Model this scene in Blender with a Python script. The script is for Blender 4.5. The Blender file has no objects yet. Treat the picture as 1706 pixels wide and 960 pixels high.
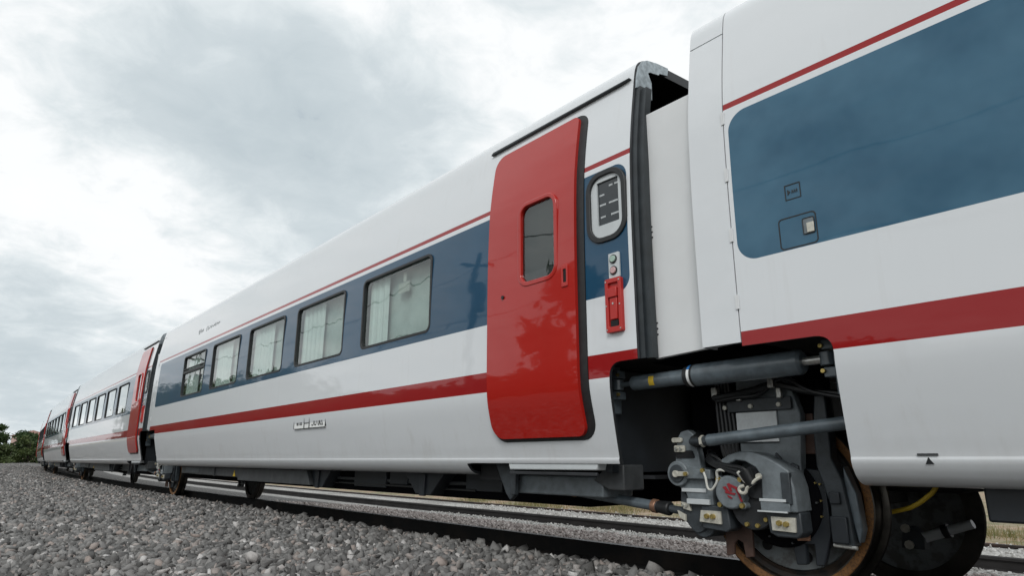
import bpy, bmesh, math, random
import numpy as np
from mathutils import Vector, Matrix, Quaternion

random.seed(7); RNG = np.random.default_rng(7)
R = math.radians
S = bpy.context.scene
COL = S.collection

# ------------------------------------------------------------------ camera
cam = bpy.data.cameras.new('camera'); cam_o = bpy.data.objects.new('camera', cam); COL.objects.link(cam_o)
cam.sensor_width = 36.0; cam.lens = 23.06; cam.clip_start = 0.05; cam.clip_end = 6000
cam_o.location = (2.485, -3.053, 0.591)
cam_o.rotation_euler = (R(90 + 14.69), 0, R(50.06))
S.camera = cam_o

# ------------------------------------------------------------------ light and exposure
SUN_EL, SUN_AZ = 39.0, 140.0            # azimuth measured clockwise from +Y
S.view_settings.view_transform = 'Standard'; S.view_settings.look = 'None'
S.view_settings.exposure = 0.12; S.view_settings.gamma = 1.0
S.view_settings.use_curve_mapping = False
sun = bpy.data.lights.new('sun', 'SUN'); sun.energy = 1.45; sun.angle = R(22); sun.color = (1.0, 0.985, 0.96)
sun_o = bpy.data.objects.new('sun', sun); COL.objects.link(sun_o)
_d = Vector((math.sin(R(SUN_AZ)) * math.cos(R(SUN_EL)), math.cos(R(SUN_AZ)) * math.cos(R(SUN_EL)), math.sin(R(SUN_EL))))
sun_o.rotation_euler = (-_d).to_track_quat('-Z', 'Y').to_euler(); sun_o.location = _d * 60


class NB:
    """small node builder"""
    def __init__(s, nt): s.nt = nt
    def n(s, typ, **kw):
        o = s.nt.nodes.new(typ)
        for k, v in kw.items(): setattr(o, k, v)
        return o
    def put(s, sock, v):
        if isinstance(v, bpy.types.NodeSocket): s.nt.links.new(v, sock)
        else: sock.default_value = v
    def m(s, op, a, b=0.0, c=0.0, clamp=False):
        o = s.n('ShaderNodeMath', operation=op); o.use_clamp = clamp
        s.put(o.inputs[0], a); s.put(o.inputs[1], b); s.put(o.inputs[2], c)
        return o.outputs[0]
    def vm(s, op, a, b=(0, 0, 0), out=0):
        o = s.n('ShaderNodeVectorMath', operation=op); s.put(o.inputs[0], a); s.put(o.inputs[1], b)
        return o.outputs[out]
    def noise(s, vec, scale, detail=4.0, rough=0.5, dist=0.0, col=False):
        o = s.n('ShaderNodeTexNoise'); s.put(o.inputs['Vector'], vec)
        o.inputs['Scale'].default_value = scale; o.inputs['Detail'].default_value = detail
        o.inputs['Roughness'].default_value = rough; o.inputs['Distortion'].default_value = dist
        return o.outputs['Color' if col else 'Fac']
    def ramp(s, f, stops, interp='LINEAR'):
        o = s.n('ShaderNodeValToRGB'); s.put(o.inputs[0], f); cr = o.color_ramp; cr.interpolation = interp
        while len(cr.elements) < len(stops): cr.elements.new(0.5)
        for e, (p, c) in zip(cr.elements, stops):
            e.position = p; e.color = (c if len(c) == 4 else (*c, 1)) if isinstance(c, tuple) else (c, c, c, 1)
        return o.outputs[0]
    def mix(s, f, a, b, blend='MIX'):
        o = s.n('ShaderNodeMix', data_type='RGBA', blend_type=blend); o.clamp_factor = True
        s.put(o.inputs[0], f)
        s.put(o.inputs[6], (*a, 1) if isinstance(a, tuple) and len(a) == 3 else a)
        s.put(o.inputs[7], (*b, 1) if isinstance(b, tuple) and len(b) == 3 else b)
        return o.outputs[2]
    def smooth(s, x, lo, hi):
        o = s.n('ShaderNodeMapRange', interpolation_type='SMOOTHSTEP'); s.put(o.inputs[0], x)
        o.inputs[1].default_value = lo; o.inputs[2].default_value = hi
        return o.outputs[0]


# ------------------------------------------------------------------ sky: Nishita behind a broken overcast
W = bpy.data.worlds.new('World'); S.world = W; W.use_nodes = True
nt = W.node_tree; nt.nodes.clear(); b = NB(nt)
sky = b.n('ShaderNodeTexSky', sky_type='NISHITA'); sky.sun_disc = False
sky.sun_elevation = R(SUN_EL); sky.sun_rotation = R(SUN_AZ); sky.dust_density = 2.0
tc = b.n('ShaderNodeTexCoord'); D = tc.outputs['Generated']
sep = b.n('ShaderNodeSeparateXYZ'); b.put(sep.inputs[0], D)
zz = b.m('ADD', b.m('MAXIMUM', sep.outputs[2], 0.0), 0.22)
cv = b.n('ShaderNodeCombineXYZ'); b.put(cv.inputs[0], b.m('DIVIDE', sep.outputs[0], zz)); b.put(cv.inputs[1], b.m('DIVIDE', sep.outputs[1], zz))
P2 = cv.outputs[0]
n1 = b.noise(P2, 1.15, 7, 0.56, 0.25)
n2 = b.noise(b.vm('ADD', P2, (3.1, 7.7, 1.3)), 3.4, 6, 0.6, 0.35)
n3 = b.noise(b.vm('ADD', P2, (9.2, 1.7, 4.3)), 7.5, 5, 0.6, 0.5)
cl = b.m('ADD', b.m('ADD', b.m('MULTIPLY', n1, 0.55), b.m('MULTIPLY', n2, 0.50)), b.m('MULTIPLY_ADD', n3, 0.44, -0.255))
def blob(d, sharp, amp):
    d = Vector(d).normalized()
    dt = b.vm('DOT_PRODUCT', D, tuple(d), out=1)
    return b.m('MULTIPLY', b.smooth(dt, math.cos(R(sharp)), 1.0), amp)
acc = cl
for d, sh, am in (((-0.862, 0.178, 0.475), 14, -0.16), ((-0.89, 0.255, 0.385), 15, -0.20), ((-0.83, 0.37, 0.42), 13, -0.13),
                  ((-0.993, 0.07, 0.10), 13, -0.17), ((-0.975, 0.03, 0.21), 9, -0.10),
                  ((-0.955, 0.10, 0.275), 11, 0.13), ((-0.93, 0.22, 0.28), 11, 0.15), ((-0.62, 0.52, 0.58), 26, 0.05), ((-0.76, 0.46, 0.45), 12, -0.06), ((-0.68, 0.43, 0.59), 15, -0.07), ((-0.72, 0.30, 0.62), 9, -0.05),
                  ((-0.90, 0.03, 0.42), 10, 0.10), ((-0.70, 0.30, 0.64), 14, 0.05)):
    acc = b.m('ADD', acc, blob(d, sh, am))
shade = b.ramp(b.m('MULTIPLY_ADD', acc, 0.7, 0.3), [(0.18, (4.7, 5.45, 5.9)), (0.36, (5.5, 6.25, 6.65)), (0.50, (6.3, 7.0, 7.35)), (0.60, (7.7, 8.3, 8.55)), (0.70, (9.8, 10.0, 10.1)), (1.0, (10.3, 10.4, 10.4))])
cover = b.smooth(acc, -0.12, 0.06)
skc = b.mix(cover, sky.outputs[0], shade)
bg = b.n('ShaderNodeBackground'); b.put(bg.inputs[0], skc); bg.inputs[1].default_value = 0.092
wo = b.n('ShaderNodeOutputWorld'); nt.links.new(bg.outputs[0], wo.inputs[0])


# ------------------------------------------------------------------ materials
def mat(name, col, rough=0.5, metal=0.0, coat=0.0, coat_rough=0.05, var=0.0, vscale=6.0, bump=0.0, bscale=40.0, spec=0.5, col2=None, wear=None):
    m = bpy.data.materials.new(name); m.use_nodes = True; nt = m.node_tree; nb = NB(nt)
    p = nt.nodes['Principled BSDF']
    p.inputs['Roughness'].default_value = rough; p.inputs['Metallic'].default_value = metal
    p.inputs['Coat Weight'].default_value = coat; p.inputs['Coat Roughness'].default_value = coat_rough
    p.inputs['Specular IOR Level'].default_value = spec
    t = nb.n('ShaderNodeTexCoord').outputs['Object']
    c = (*col, 1)
    if col2 is not None:
        f = nb.smooth(nb.noise(t, vscale, 6, 0.62), *(wear or (0.45, 0.6)))
        c = nb.mix(f, col, col2)
    elif var:
        f = nb.noise(t, vscale, 5, 0.6)
        lo = tuple(x * (1 - var) for x in col); hi = tuple(min(1, x * (1 + var)) for x in col)
        c = nb.mix(nb.smooth(f, 0.3, 0.7), lo, hi)
    nb.put(p.inputs['Base Color'], c)
    if bump:
        bn = nb.n('ShaderNodeBump'); bn.inputs['Strength'].default_value = bump; bn.inputs['Distance'].default_value = 0.01
        nb.put(bn.inputs['Height'], nb.noise(t, bscale, 4, 0.6)); nt.links.new(bn.outputs[0], p.inputs['Normal'])
    return m


def paint_bump(nb, p, t, amt=1.0):
    """slight oil-canning of the sheet metal plus faint orange peel"""
    mp = nb.n('ShaderNodeMapping'); nb.put(mp.inputs[0], t); mp.inputs['Scale'].default_value = (0.55, 1, 2.2)
    h = nb.noise(mp.outputs[0], 1.6, 2, 0.4)
    h2 = nb.noise(t, 9.0, 2, 0.5)
    hh = nb.m('ADD', nb.m('MULTIPLY', h, 0.012 * amt), nb.m('MULTIPLY', h2, 0.00035 * amt))
    bn = nb.n('ShaderNodeBump'); bn.inputs['Strength'].default_value = 1.0; bn.inputs['Distance'].default_value = 1.0
    nb.put(bn.inputs['Height'], hh)
    nb.nt.links.new(bn.outputs[0], p.inputs['Normal']); nb.nt.links.new(bn.outputs[0], p.inputs['Coat Normal'])


WHITE = (0.665, 0.69, 0.71); REDP = (0.39, 0.013, 0.008); BLUEP = (0.007, 0.055, 0.112); STRIPE = (0.275, 0.006, 0.007)
OX = 6.07        # car origin sits at x = -6.07 of the car's drawing coordinates


def livery(name, x0, x1, rl, rr, zt=2.472, zb=1.600, bl0=tuple(v * .92 for v in BLUEP), bl1=tuple(v * 1.08 for v in BLUEP)):
    """white body, two red stripes and a blue window band with rounded ends, in the car's own coordinates"""
    m = bpy.data.materials.new(name); m.use_nodes = True; nt = m.node_tree; nb = NB(nt); p = nt.nodes['Principled BSDF']
    t = nb.n('ShaderNodeTexCoord').outputs['Object']
    s = nb.n('ShaderNodeSeparateXYZ'); nb.put(s.inputs[0], t)
    x = nb.m('SUBTRACT', s.outputs[0], OX); z = s.outputs[2]
    def band(a, c): return nb.m('MULTIPLY', nb.m('GREATER_THAN', z, a), nb.m('LESS_THAN', z, c))
    def rbox(x0, x1, z0, z1, r):
        qx = nb.m('MAXIMUM', nb.m('SUBTRACT', nb.m('ABSOLUTE', nb.m('SUBTRACT', x, (x0 + x1) / 2)), (x1 - x0) / 2 - r), 0)
        qz = nb.m('MAXIMUM', nb.m('SUBTRACT', nb.m('ABSOLUTE', nb.m('SUBTRACT', z, (z0 + z1) / 2)), (z1 - z0) / 2 - r), 0)
        return nb.m('LESS_THAN', nb.m('SQRT', nb.m('ADD', nb.m('MULTIPLY', qx, qx), nb.m('MULTIPLY', qz, qz))), r)
    xm = (x0 + x1) / 2
    blue = nb.m('MAXIMUM', nb.m('MULTIPLY', rbox(x0, x1, zb, zt, rl), nb.m('LESS_THAN', x, xm)), nb.m('MULTIPLY', rbox(x0, x1, zb, zt, rr), nb.m('GREATER_THAN', x, xm - 0.001)))
    dirt = nb.noise(t, 2.2, 6, 0.65)
    mp = nb.n('ShaderNodeMapping'); nb.put(mp.inputs[0], t); mp.inputs['Scale'].default_value = (14, 14, 0.8)
    streak = nb.noise(mp.outputs[0], 1.0, 5, 0.6)
    w = nb.mix(nb.smooth(nb.m('MULTIPLY', dirt, streak), 0.22, 0.42), tuple(v * 0.985 for v in WHITE), tuple(v * 1.0 for v in WHITE))
    w = nb.mix(nb.m('MULTIPLY', nb.smooth(nb.m('ADD', streak, nb.m('MULTIPLY', dirt, 0.6)), 0.86, 1.05), 0.10), w, (0.40, 0.39, 0.37))
    grime = nb.m('MULTIPLY', nb.smooth(nb.m('ADD', nb.m('MULTIPLY', nb.m('SUBTRACT', 1.05, z), 0.9), nb.m('MULTIPLY', nb.m('ADD', streak, dirt), 0.62)), 0.80, 1.15), 0.10)
    w = nb.mix(grime, w, (0.33, 0.29, 0.25))
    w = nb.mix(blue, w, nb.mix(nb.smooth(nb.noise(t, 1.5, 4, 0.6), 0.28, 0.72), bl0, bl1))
    w = nb.mix(nb.m('MAXIMUM', band(1.083, 1.232), band(2.512, 2.549)), w, STRIPE)
    nb.put(p.inputs['Base Color'], w)
    p.inputs['Specular IOR Level'].default_value = 0.12
    p.inputs['Roughness'].default_value = 0.4; p.inputs['Coat Weight'].default_value = 0.9; p.inputs['Coat IOR'].default_value = 1.42; p.inputs['Coat Roughness'].default_value = 0.035
    paint_bump(nb, p, t, 0.35)
    return m


M = {}
M['body'] = livery('car_paint', -12.27, -0.03, 0.06, 0.10)
M['body_near'] = livery('car_paint_blue_panel', -12.43, -3.0, 0.11, 0.11, bl0=(0.011, 0.068, 0.126), bl1=(0.046, 0.132, 0.205))  # lighter, mottled blue: soft cloud reflections painted into the panel colour
def plain_paint(name, col, amt=0.35, rough=0.33, coat=0.9):
    m = mat(name, col, rough, coat=coat, coat_rough=0.035, spec=0.12); nb = NB(m.node_tree); p = m.node_tree.nodes['Principled BSDF']
    t = nb.n('ShaderNodeTexCoord').outputs['Object']
    nb.put(p.inputs['Base Color'], nb.mix(nb.smooth(nb.noise(t, 2.5, 6, .65), .35, .7), tuple(v * .96 for v in col), col))
    paint_bump(nb, p, t, amt); return m
M['white'] = plain_paint('white_paint', WHITE)
M['white_matt'] = mat('white_matt_panel', (0.66, 0.675, 0.68), 0.55, var=0.035, vscale=2.5)
M['red'] = plain_paint('red_door_paint', REDP, 0.5)
M['red_plastic'] = mat('red_plastic', (0.42, 0.02, 0.015), 0.4)
M['black'] = mat('black_rubber', (0.012, 0.013, 0.014), 0.5, var=.3, vscale=20)
M['seal'] = mat('charcoal_rubber', (0.022, 0.028, 0.032), 0.42, var=.25, vscale=9)
M['dark'] = mat('dark_void', (0.006, 0.006, 0.007), 0.8)
M['void'] = mat('matt_black', (0.004, 0.004, 0.005), 0.95, spec=0.05)  # near-black with hardly any gloss; bellows, end wall, underframe and wheel parts
M['under'] = mat('underframe_black', (0.020, 0.022, 0.025), 0.55, var=.35, vscale=5, bump=.1)
M['bulk'] = mat('bulkhead_blueblack', (0.016, 0.020, 0.025), 0.45, var=.25, vscale=4)
M['skirt'] = mat('underframe_grey', (0.050, 0.054, 0.057), 0.5, var=.25, vscale=7, bump=.08)
M['steelgrey'] = mat('bluegrey_paint', (0.105, 0.130, 0.148), 0.32, coat=.3, coat_rough=.2, var=.2, vscale=14, bump=.06)
M['castgrey'] = mat('cast_grey_paint', (0.145, 0.167, 0.180), 0.42, var=.2, vscale=14, bump=.12, bscale=90)
M['castdark'] = mat('cast_dark_grey', (0.034, 0.041, 0.047), 0.48, var=.25, vscale=16, bump=.12, bscale=90)
M['cream'] = mat('zinc_cream_plate', (0.52, 0.505, 0.44), 0.4, metal=.2, var=.12, vscale=30)
M['label_white'] = mat('white_label_plate', (0.66, 0.69, 0.70), 0.45, var=.08, vscale=30)
M['brass'] = mat('yellow_zinc_bolt', (0.50, 0.38, 0.13), 0.32, metal=.85, var=.2, vscale=60)
M['zinc'] = mat('zinc_bolt', (0.55, 0.55, 0.52), 0.35, metal=.8, var=.2, vscale=60)
M['alu'] = mat('galvanised_sheet', (0.34, 0.38, 0.40), 0.4, metal=.75, var=.25, vscale=22)
M['rust'] = mat('rusty_wheel_rim', (0.205, 0.092, 0.026), 0.62, bump=.4, bscale=180, col2=(0.105, 0.050, 0.018), vscale=85, wear=(.48, .62))
M['rimdark'] = mat('dark_rusty_recess', (0.030, 0.018, 0.011), 0.6, col2=(0.010, 0.009, 0.008), vscale=8, bump=.1)
M['brown'] = mat('brown_primer', (0.085, 0.048, 0.036), 0.6, var=.25, vscale=12, bump=.1)
M['copper'] = mat('copper_ring', (0.36, 0.20, 0.13), 0.4, metal=.6, var=.2)
M['yellow'] = mat('yellow_marking', (0.62, 0.42, 0.03), 0.5)
M['bluemark'] = mat('blue_marking', (0.03, 0.16, 0.42), 0.5)
M['whitemark'] = mat('white_marking', (0.75, 0.76, 0.75), 0.5)
M['redmark'] = mat('red_marking', (0.25, 0.012, 0.02), 0.45)
M['blackmark'] = mat('black_marking', (0.012, 0.014, 0.016), 0.5)
M['hose'] = mat('black_hose', (0.010, 0.011, 0.012), 0.38)
M['scrawl'] = mat('faint_grey_marker', (0.34, 0.36, 0.37), 0.5)
M['cablewhite'] = mat('pale_cable', (0.50, 0.50, 0.46), 0.5, var=.1)
M['screen'] = mat('dark_display', (0.020, 0.026, 0.030), 0.12, spec=.6)
M['lgrey'] = mat('light_grey_plastic', (0.52, 0.55, 0.56), 0.42, var=.05)
M['green_btn'] = mat('green_button', (0.34, 0.46, 0.39), 0.35)
M['red_btn'] = mat('pink_button', (0.52, 0.34, 0.34), 0.35)
M['wheelplate'] = mat('wheel_plate_grey', (0.16, 0.175, 0.18), 0.5, metal=.25, col2=(0.085, 0.085, 0.08), vscale=9, bump=.1)
M['tread'] = mat('wheel_tread_steel', (0.075, 0.07, 0.062), 0.32, metal=.9, var=.5, vscale=4)
M['rail'] = mat('dark_rail_steel', (0.005, 0.005, 0.005), 0.8, spec=.15, col2=(0.010, 0.008, 0.007), vscale=3, bump=.15)
M['railgrey'] = mat('grey_rail_side', (0.022, 0.020, 0.020), 0.6, var=.4, vscale=2)
M['shade_band_top'] = mat('shade_band_rail_top', (0.26, 0.26, 0.27), 0.3, metal=.85, var=.3, vscale=2)
M['railrust'] = mat('rusty_rail_steel', (0.040, 0.022, 0.015), 0.7, col2=(0.018, 0.013, 0.011), vscale=4, bump=.15)
M['curtain'] = mat('pale_curtain', (0.70, 0.745, 0.73), 0.9, var=.05, vscale=5)
M['blind'] = mat('grey_green_blind', (0.46, 0.515, 0.50), 0.9, var=.12, vscale=3)
M['interior'] = mat('dim_interior', (0.05, 0.058, 0.058), 0.8, var=.3, vscale=2)
M['doorinner'] = mat('grey_green_door_lining', (0.13, 0.165, 0.16), 0.7, var=.25, vscale=2)
M['post'] = mat('weathered_pole', (0.05, 0.043, 0.036), 0.8, var=.3, vscale=6)
M['housewall'] = mat('pinkish_render', (0.48, 0.34, 0.30), 0.9, var=.08)
M['houseroof'] = mat('faded_red_roof', (0.40, 0.24, 0.20), 0.8, var=.2)


def glass(name, tint, refl=1.0):
    m = bpy.data.materials.new(name); m.use_nodes = True; nt = m.node_tree; nt.nodes.clear(); nb = NB(nt)
    tr = nb.n('ShaderNodeBsdfTransparent'); tr.inputs[0].default_value = (*tint, 1)
    gl = nb.n('ShaderNodeBsdfGlossy'); gl.inputs['Roughness'].default_value = 0.012; gl.inputs[0].default_value = (.95, .97, .96, 1)
    fr = nb.n('ShaderNodeFresnel'); fr.inputs[0].default_value = 1.5
    t = nb.n('ShaderNodeTexCoord').outputs['Object']
    bn = nb.n('ShaderNodeBump'); bn.inputs['Distance'].default_value = 1.0; bn.inputs['Strength'].default_value = 1.0
    nb.put(bn.inputs['Height'], nb.m('MULTIPLY', nb.noise(t, 1.7, 2, .4), 0.0038))
    nt.links.new(bn.outputs[0], gl.inputs['Normal']); nt.links.new(bn.outputs[0], fr.inputs['Normal'])
    mx = nb.n('ShaderNodeMixShader'); geo = nb.n('ShaderNodeNewGeometry')
    nb.put(mx.inputs[0], nb.m('MULTIPLY', nb.m('MULTIPLY', fr.outputs[0], 1.5 * refl, clamp=True), nb.m('SUBTRACT', 1.0, geo.outputs['Backfacing'])))
    nt.links.new(tr.outputs[0], mx.inputs[1]); nt.links.new(gl.outputs[0], mx.inputs[2])
    o = nb.n('ShaderNodeOutputMaterial'); nt.links.new(mx.outputs[0], o.inputs[0]); return m
M['glass'] = glass('greenish_glass', (0.83, 0.875, 0.86))
M['glassdark'] = glass('tinted_glass', (0.30, 0.36, 0.35), 1.2)


# ------------------------------------------------------------------ scene helpers
def tag(o, label=None, cat=None, group=None, kind=None):
    if label: o['label'] = label
    if cat: o['category'] = cat
    if group: o['group'] = group
    if kind: o['kind'] = kind
    return o

def empty(name, loc, rz=0.0):
    o = bpy.data.objects.new(name, None); COL.objects.link(o); o.location = loc; o.rotation_euler = (0, 0, rz)
    o.empty_display_size = 0.3
    return o

def link(name, me, material=None, parent=None):
    o = bpy.data.objects.new(name, me); COL.objects.link(o)
    if material is not None:
        for mm in (material if isinstance(material, (list, tuple)) else [material]): me.materials.append(mm)
    if parent is not None: o.parent = parent
    return o

def copy_tree(o, parent=None):
    kids = list(o.children)
    c = o.copy(); COL.objects.link(c); c.parent = parent
    for k in kids: copy_tree(k, c)
    return c

def rr(x0, x1, z0, z1, r, n=6):
    """rounded rectangle outline in XZ; r = one radius or four (bl, br, tr, tl)"""
    rs = r if isinstance(r, (tuple, list)) else (r,) * 4
    out = []
    for (cx, cz, a0, q) in ((x0, z0, 180, 0), (x1, z0, 270, 1), (x1, z1, 0, 2), (x0, z1, 90, 3)):
        ra = max(rs[q], 1e-4); sx = cx + (ra if cx == x0 else -ra); sz = cz + (ra if cz == z0 else -ra)
        for i in range(n + 1):
            a = R(a0 + 90 * i / n); out.append((sx + ra * math.cos(a), sz + ra * math.sin(a)))
    return out

OFF = Vector((0, 0, 0))      # subtracted from drawing coordinates so that a thing's origin sits at its base


class MB:
    def __init__(s): s.bm = bmesh.new()
    def _mv(s, vs, c, rot):
        if rot is not None: bmesh.ops.rotate(s.bm, verts=vs, cent=(0, 0, 0), matrix=rot)
        bmesh.ops.translate(s.bm, verts=vs, vec=c)
    def box(s, c, size, rot=None):
        vs = bmesh.ops.create_cube(s.bm, size=1.0)['verts']
        bmesh.ops.scale(s.bm, verts=vs, vec=size); s._mv(vs, c, rot); return s
    def cyl(s, p0, p1, r0, r1=None, seg=24, cap=True):
        p0, p1 = Vector(p0), Vector(p1); d = p1 - p0; r1 = r0 if r1 is None else r1
        vs = bmesh.ops.create_cone(s.bm, cap_ends=cap, segments=seg, radius1=r0, radius2=r1, depth=d.length)['verts']
        q = d.to_track_quat('Z', 'Y').to_matrix()
        s._mv(vs, (p0 + p1) / 2, q); return s
    def tube(s, pts, r, seg=8, smooth=4):
        pts = [Vector(p) for p in pts]
        if smooth and len(pts) > 2:
            o = []
            for i in range(len(pts) - 1):
                a, c1, c2, d = pts[max(i - 1, 0)], pts[i], pts[i + 1], pts[min(i + 2, len(pts) - 1)]
                for k in range(smooth):
                    t = k / smooth
                    o.append(0.5 * ((2 * c1) + (c2 - a) * t + (2 * a - 5 * c1 + 4 * c2 - d) * t * t + (3 * c1 - a - 3 * c2 + d) * t ** 3))
            pts = o + [pts[-1]]
        rings = []; up = Vector((0.13, 0.9, 0.31))
        for i, p in enumerate(pts):
            d = (pts[min(i + 1, len(pts) - 1)] - pts[max(i - 1, 0)]).normalized()
            u = d.cross(up).normalized(); v = d.cross(u)
            rad = r[i * (len(r) - 1) // max(len(pts) - 1, 1)] if isinstance(r, (list, tuple)) else r
            rings.append([s.bm.verts.new(p + rad * (u * math.cos(2 * math.pi * k / seg) + v * math.sin(2 * math.pi * k / seg))) for k in range(seg)])
        for a, c in zip(rings[:-1], rings[1:]):
            for k in range(seg): s.bm.faces.new((a[k], a[(k + 1) % seg], c[(k + 1) % seg], c[k]))
        s.bm.faces.new(rings[0][::-1]); s.bm.faces.new(rings[-1]); return s
    def prism(s, poly, y0, y1, axis='Y'):
        f = {'Y': lambda a, c, y: (a, y, c), 'X': lambda a, c, y: (y, a, c), 'Z': lambda a, c, y: (a, c, y)}[axis]
        A = [s.bm.verts.new(f(a, c, y0)) for a, c in poly]; B = [s.bm.verts.new(f(a, c, y1)) for a, c in poly]
        n = len(poly); s.bm.faces.new(A); s.bm.faces.new(B[::-1])
        for i in range(n): s.bm.faces.new((A[i], B[i], B[(i + 1) % n], A[(i + 1) % n]))
        return s
    def ring(s, outer, inner, y0, y1):
        n = len(outer); V = [[s.bm.verts.new((a, y, c)) for a, c in L] for L in (outer, inner) for y in (y0, y1)]
        o0, o1, i0, i1 = V
        for k in range(n):
            j = (k + 1) % n
            s.bm.faces.new((o0[k], o0[j], i0[j], i0[k])); s.bm.faces.new((o1[k], i1[k], i1[j], o1[j]))
            s.bm.faces.new((o0[k], o1[k], o1[j], o0[j])); s.bm.faces.new((i0[k], i0[j], i1[j], i1[k]))
        return s
    def lathe(s, prof, c, seg=48, mats=None, cap=True):
        """revolve (radius, y) pairs about the Y axis through c"""
        rings = []
        for r, y in prof:
            rings.append([s.bm.verts.new((c[0] + r * math.cos(2 * math.pi * k / seg), c[1] + y, c[2] + r * math.sin(2 * math.pi * k / seg))) for k in range(seg)])
        for i, (a, d) in enumerate(zip(rings[:-1], rings[1:])):
            for k in range(seg):
                f = s.bm.faces.new((a[k], a[(k + 1) % seg], d[(k + 1) % seg], d[k]))
                if mats: f.material_index = mats[i]
        if cap: s.bm.faces.new(rings[0][::-1]); s.bm.faces.new(rings[-1])
        return s
    def sphere(s, c, r, sc=(1, 1, 1)):
        vs = bmesh.ops.create_uvsphere(s.bm, u_segments=16, v_segments=10, radius=r)['verts']
        bmesh.ops.scale(s.bm, verts=vs, vec=sc); s._mv(vs, c, None); return s
    def mesh(s, name):
        bmesh.ops.translate(s.bm, verts=s.bm.verts[:], vec=-OFF)
        bmesh.ops.recalc_face_normals(s.bm, faces=s.bm.faces[:])
        me = bpy.data.meshes.new(name); s.bm.to_mesh(me); s.bm.free(); return me
    def build(s, name, material, parent=None, bevel=0.0, smooth=35):
        me = s.mesh(name)
        if smooth:
            me.polygons.foreach_set('use_smooth', [True] * len(me.polygons)); me.set_sharp_from_angle(angle=R(smooth))
        o = link(name, me, material, parent)
        if bevel:
            m = o.modifiers.new('bevel', 'BEVEL'); m.width = bevel; m.segments = 2; m.limit_method = 'ANGLE'; m.angle_limit = R(40); m.harden_normals = False
        return o


def pieces(mb, name, material, parent=None, bevel=0.0, smooth=35):
    """every loose piece of the drawing becomes an object of its own"""
    left = set(mb.bm.verts); out = []
    while left:
        st = [left.pop()]; isl = set(st)
        while st:
            v = st.pop()
            for e in v.link_edges:
                w = e.other_vert(v)
                if w in left: left.discard(w); isl.add(w); st.append(w)
        out.append(isl)
    for isl in out:
        p = MB(); mp = {v: p.bm.verts.new(v.co) for v in isl}
        for f in {f for v in isl for f in v.link_faces}: p.bm.faces.new([mp[v] for v in f.verts])
        p.build(name, material, parent, bevel, smooth)
    mb.bm.free()


def boolean(o, cutters, op='DIFFERENCE'):
    for c in cutters:
        c.parent = o.parent
        m = o.modifiers.new('b', 'BOOLEAN'); m.object = c; m.operation = op; m.solver = 'EXACT'
    dg = bpy.context.evaluated_depsgraph_get(); dg.update()
    me = bpy.data.meshes.new_from_object(o.evaluated_get(dg))
    o.modifiers.clear(); old = o.data; o.data = me; bpy.data.meshes.remove(old)
    for c in cutters:
        d = c.data; bpy.data.objects.remove(c); bpy.data.meshes.remove(d)


# ------------------------------------------------------------------ car body profile (depth from the near side, height)
CTRL = [(1.47, .470), (.50, .470), (.27, .474), (.205, .484), (.158, .508), (.128, .540), (.110, .570), (.1035, .590), (.1045, .606), (.082, .69), (.042, .85), (.009, 1.0), (0, 1.10),
        (-.002, 1.3), (-.002, 1.7), (0, 2.0), (.006, 2.25), (.016, 2.48), (.030, 2.62), (.055, 2.80), (.088, 3.0), (.105, 3.10),
        (.125, 3.18), (.160, 3.235), (.220, 3.268), (.330, 3.292), (.50, 3.306), (.9, 3.325), (1.47, 3.335)]
def catmull(P, n):
    out = []
    P = [Vector((a, c)) for a, c in P]
    for i in range(len(P) - 1):
        p0, p1, p2, p3 = P[max(i - 1, 0)], P[i], P[i + 1], P[min(i + 2, len(P) - 1)]
        d1 = (p2 - p1).length; d0 = max((p1 - p0).length, 1e-6); d2 = max((p3 - p2).length, 1e-6)
        m1 = (p2 - p0) / (d0 + d1) * d1 if i else (p2 - p1); m2 = (p3 - p1) / (d1 + d2) * d1 if i < len(P) - 2 else (p2 - p1)
        for k in range(n):
            t = k / n; t2 = t * t; t3 = t2 * t
            out.append((2 * t3 - 3 * t2 + 1) * p1 + (t3 - 2 * t2 + t) * m1 + (-2 * t3 + 3 * t2) * p2 + (t3 - t2) * m2)
    out.append(P[-1]); return out
HALF = catmull(CTRL, 5)
_plain = {(.128, .540): (.130, .545), (.110, .570): (.1245, .563), (.1035, .590): (.119, .582), (.1045, .606): (.108, .615)}
HALF_IN = catmull([_plain.get(c, c) for c in CTRL], 5)      # the inner skin has no bead along the skirt
def offset_half(d):
    o = []
    H = HALF if d >= -.001 else HALF_IN
    for i, p in enumerate(H):
        t = (H[min(i + 1, len(H) - 1)] - H[max(i - 1, 0)]).normalized()
        o.append(p + Vector((-t.y, t.x)) * d)        # left of travel = outward (travel goes bottom, near side, roof)
    o[0].x = o[-1].x = 1.47; return o
def mirror(h): return [(p.x, p.y) for p in h] + [(2.94 - p.x, p.y) for p in h[-2:0:-1]]
HX = np.array([(p.x, p.y) for p in HALF]); _t = np.gradient(HX, axis=0); HN = np.stack([-_t[:, 1], _t[:, 0]], 1); HN /= np.linalg.norm(HN, axis=1)[:, None]
def yprof(z):
    i = [k for k in range(len(HALF)) if HALF[k].x < 1.0 and HALF[k].y > 0.5 and HALF[k].x < .4]
    return float(np.interp(z, [HALF[k].y for k in i], [HALF[k].x for k in i]))

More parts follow.
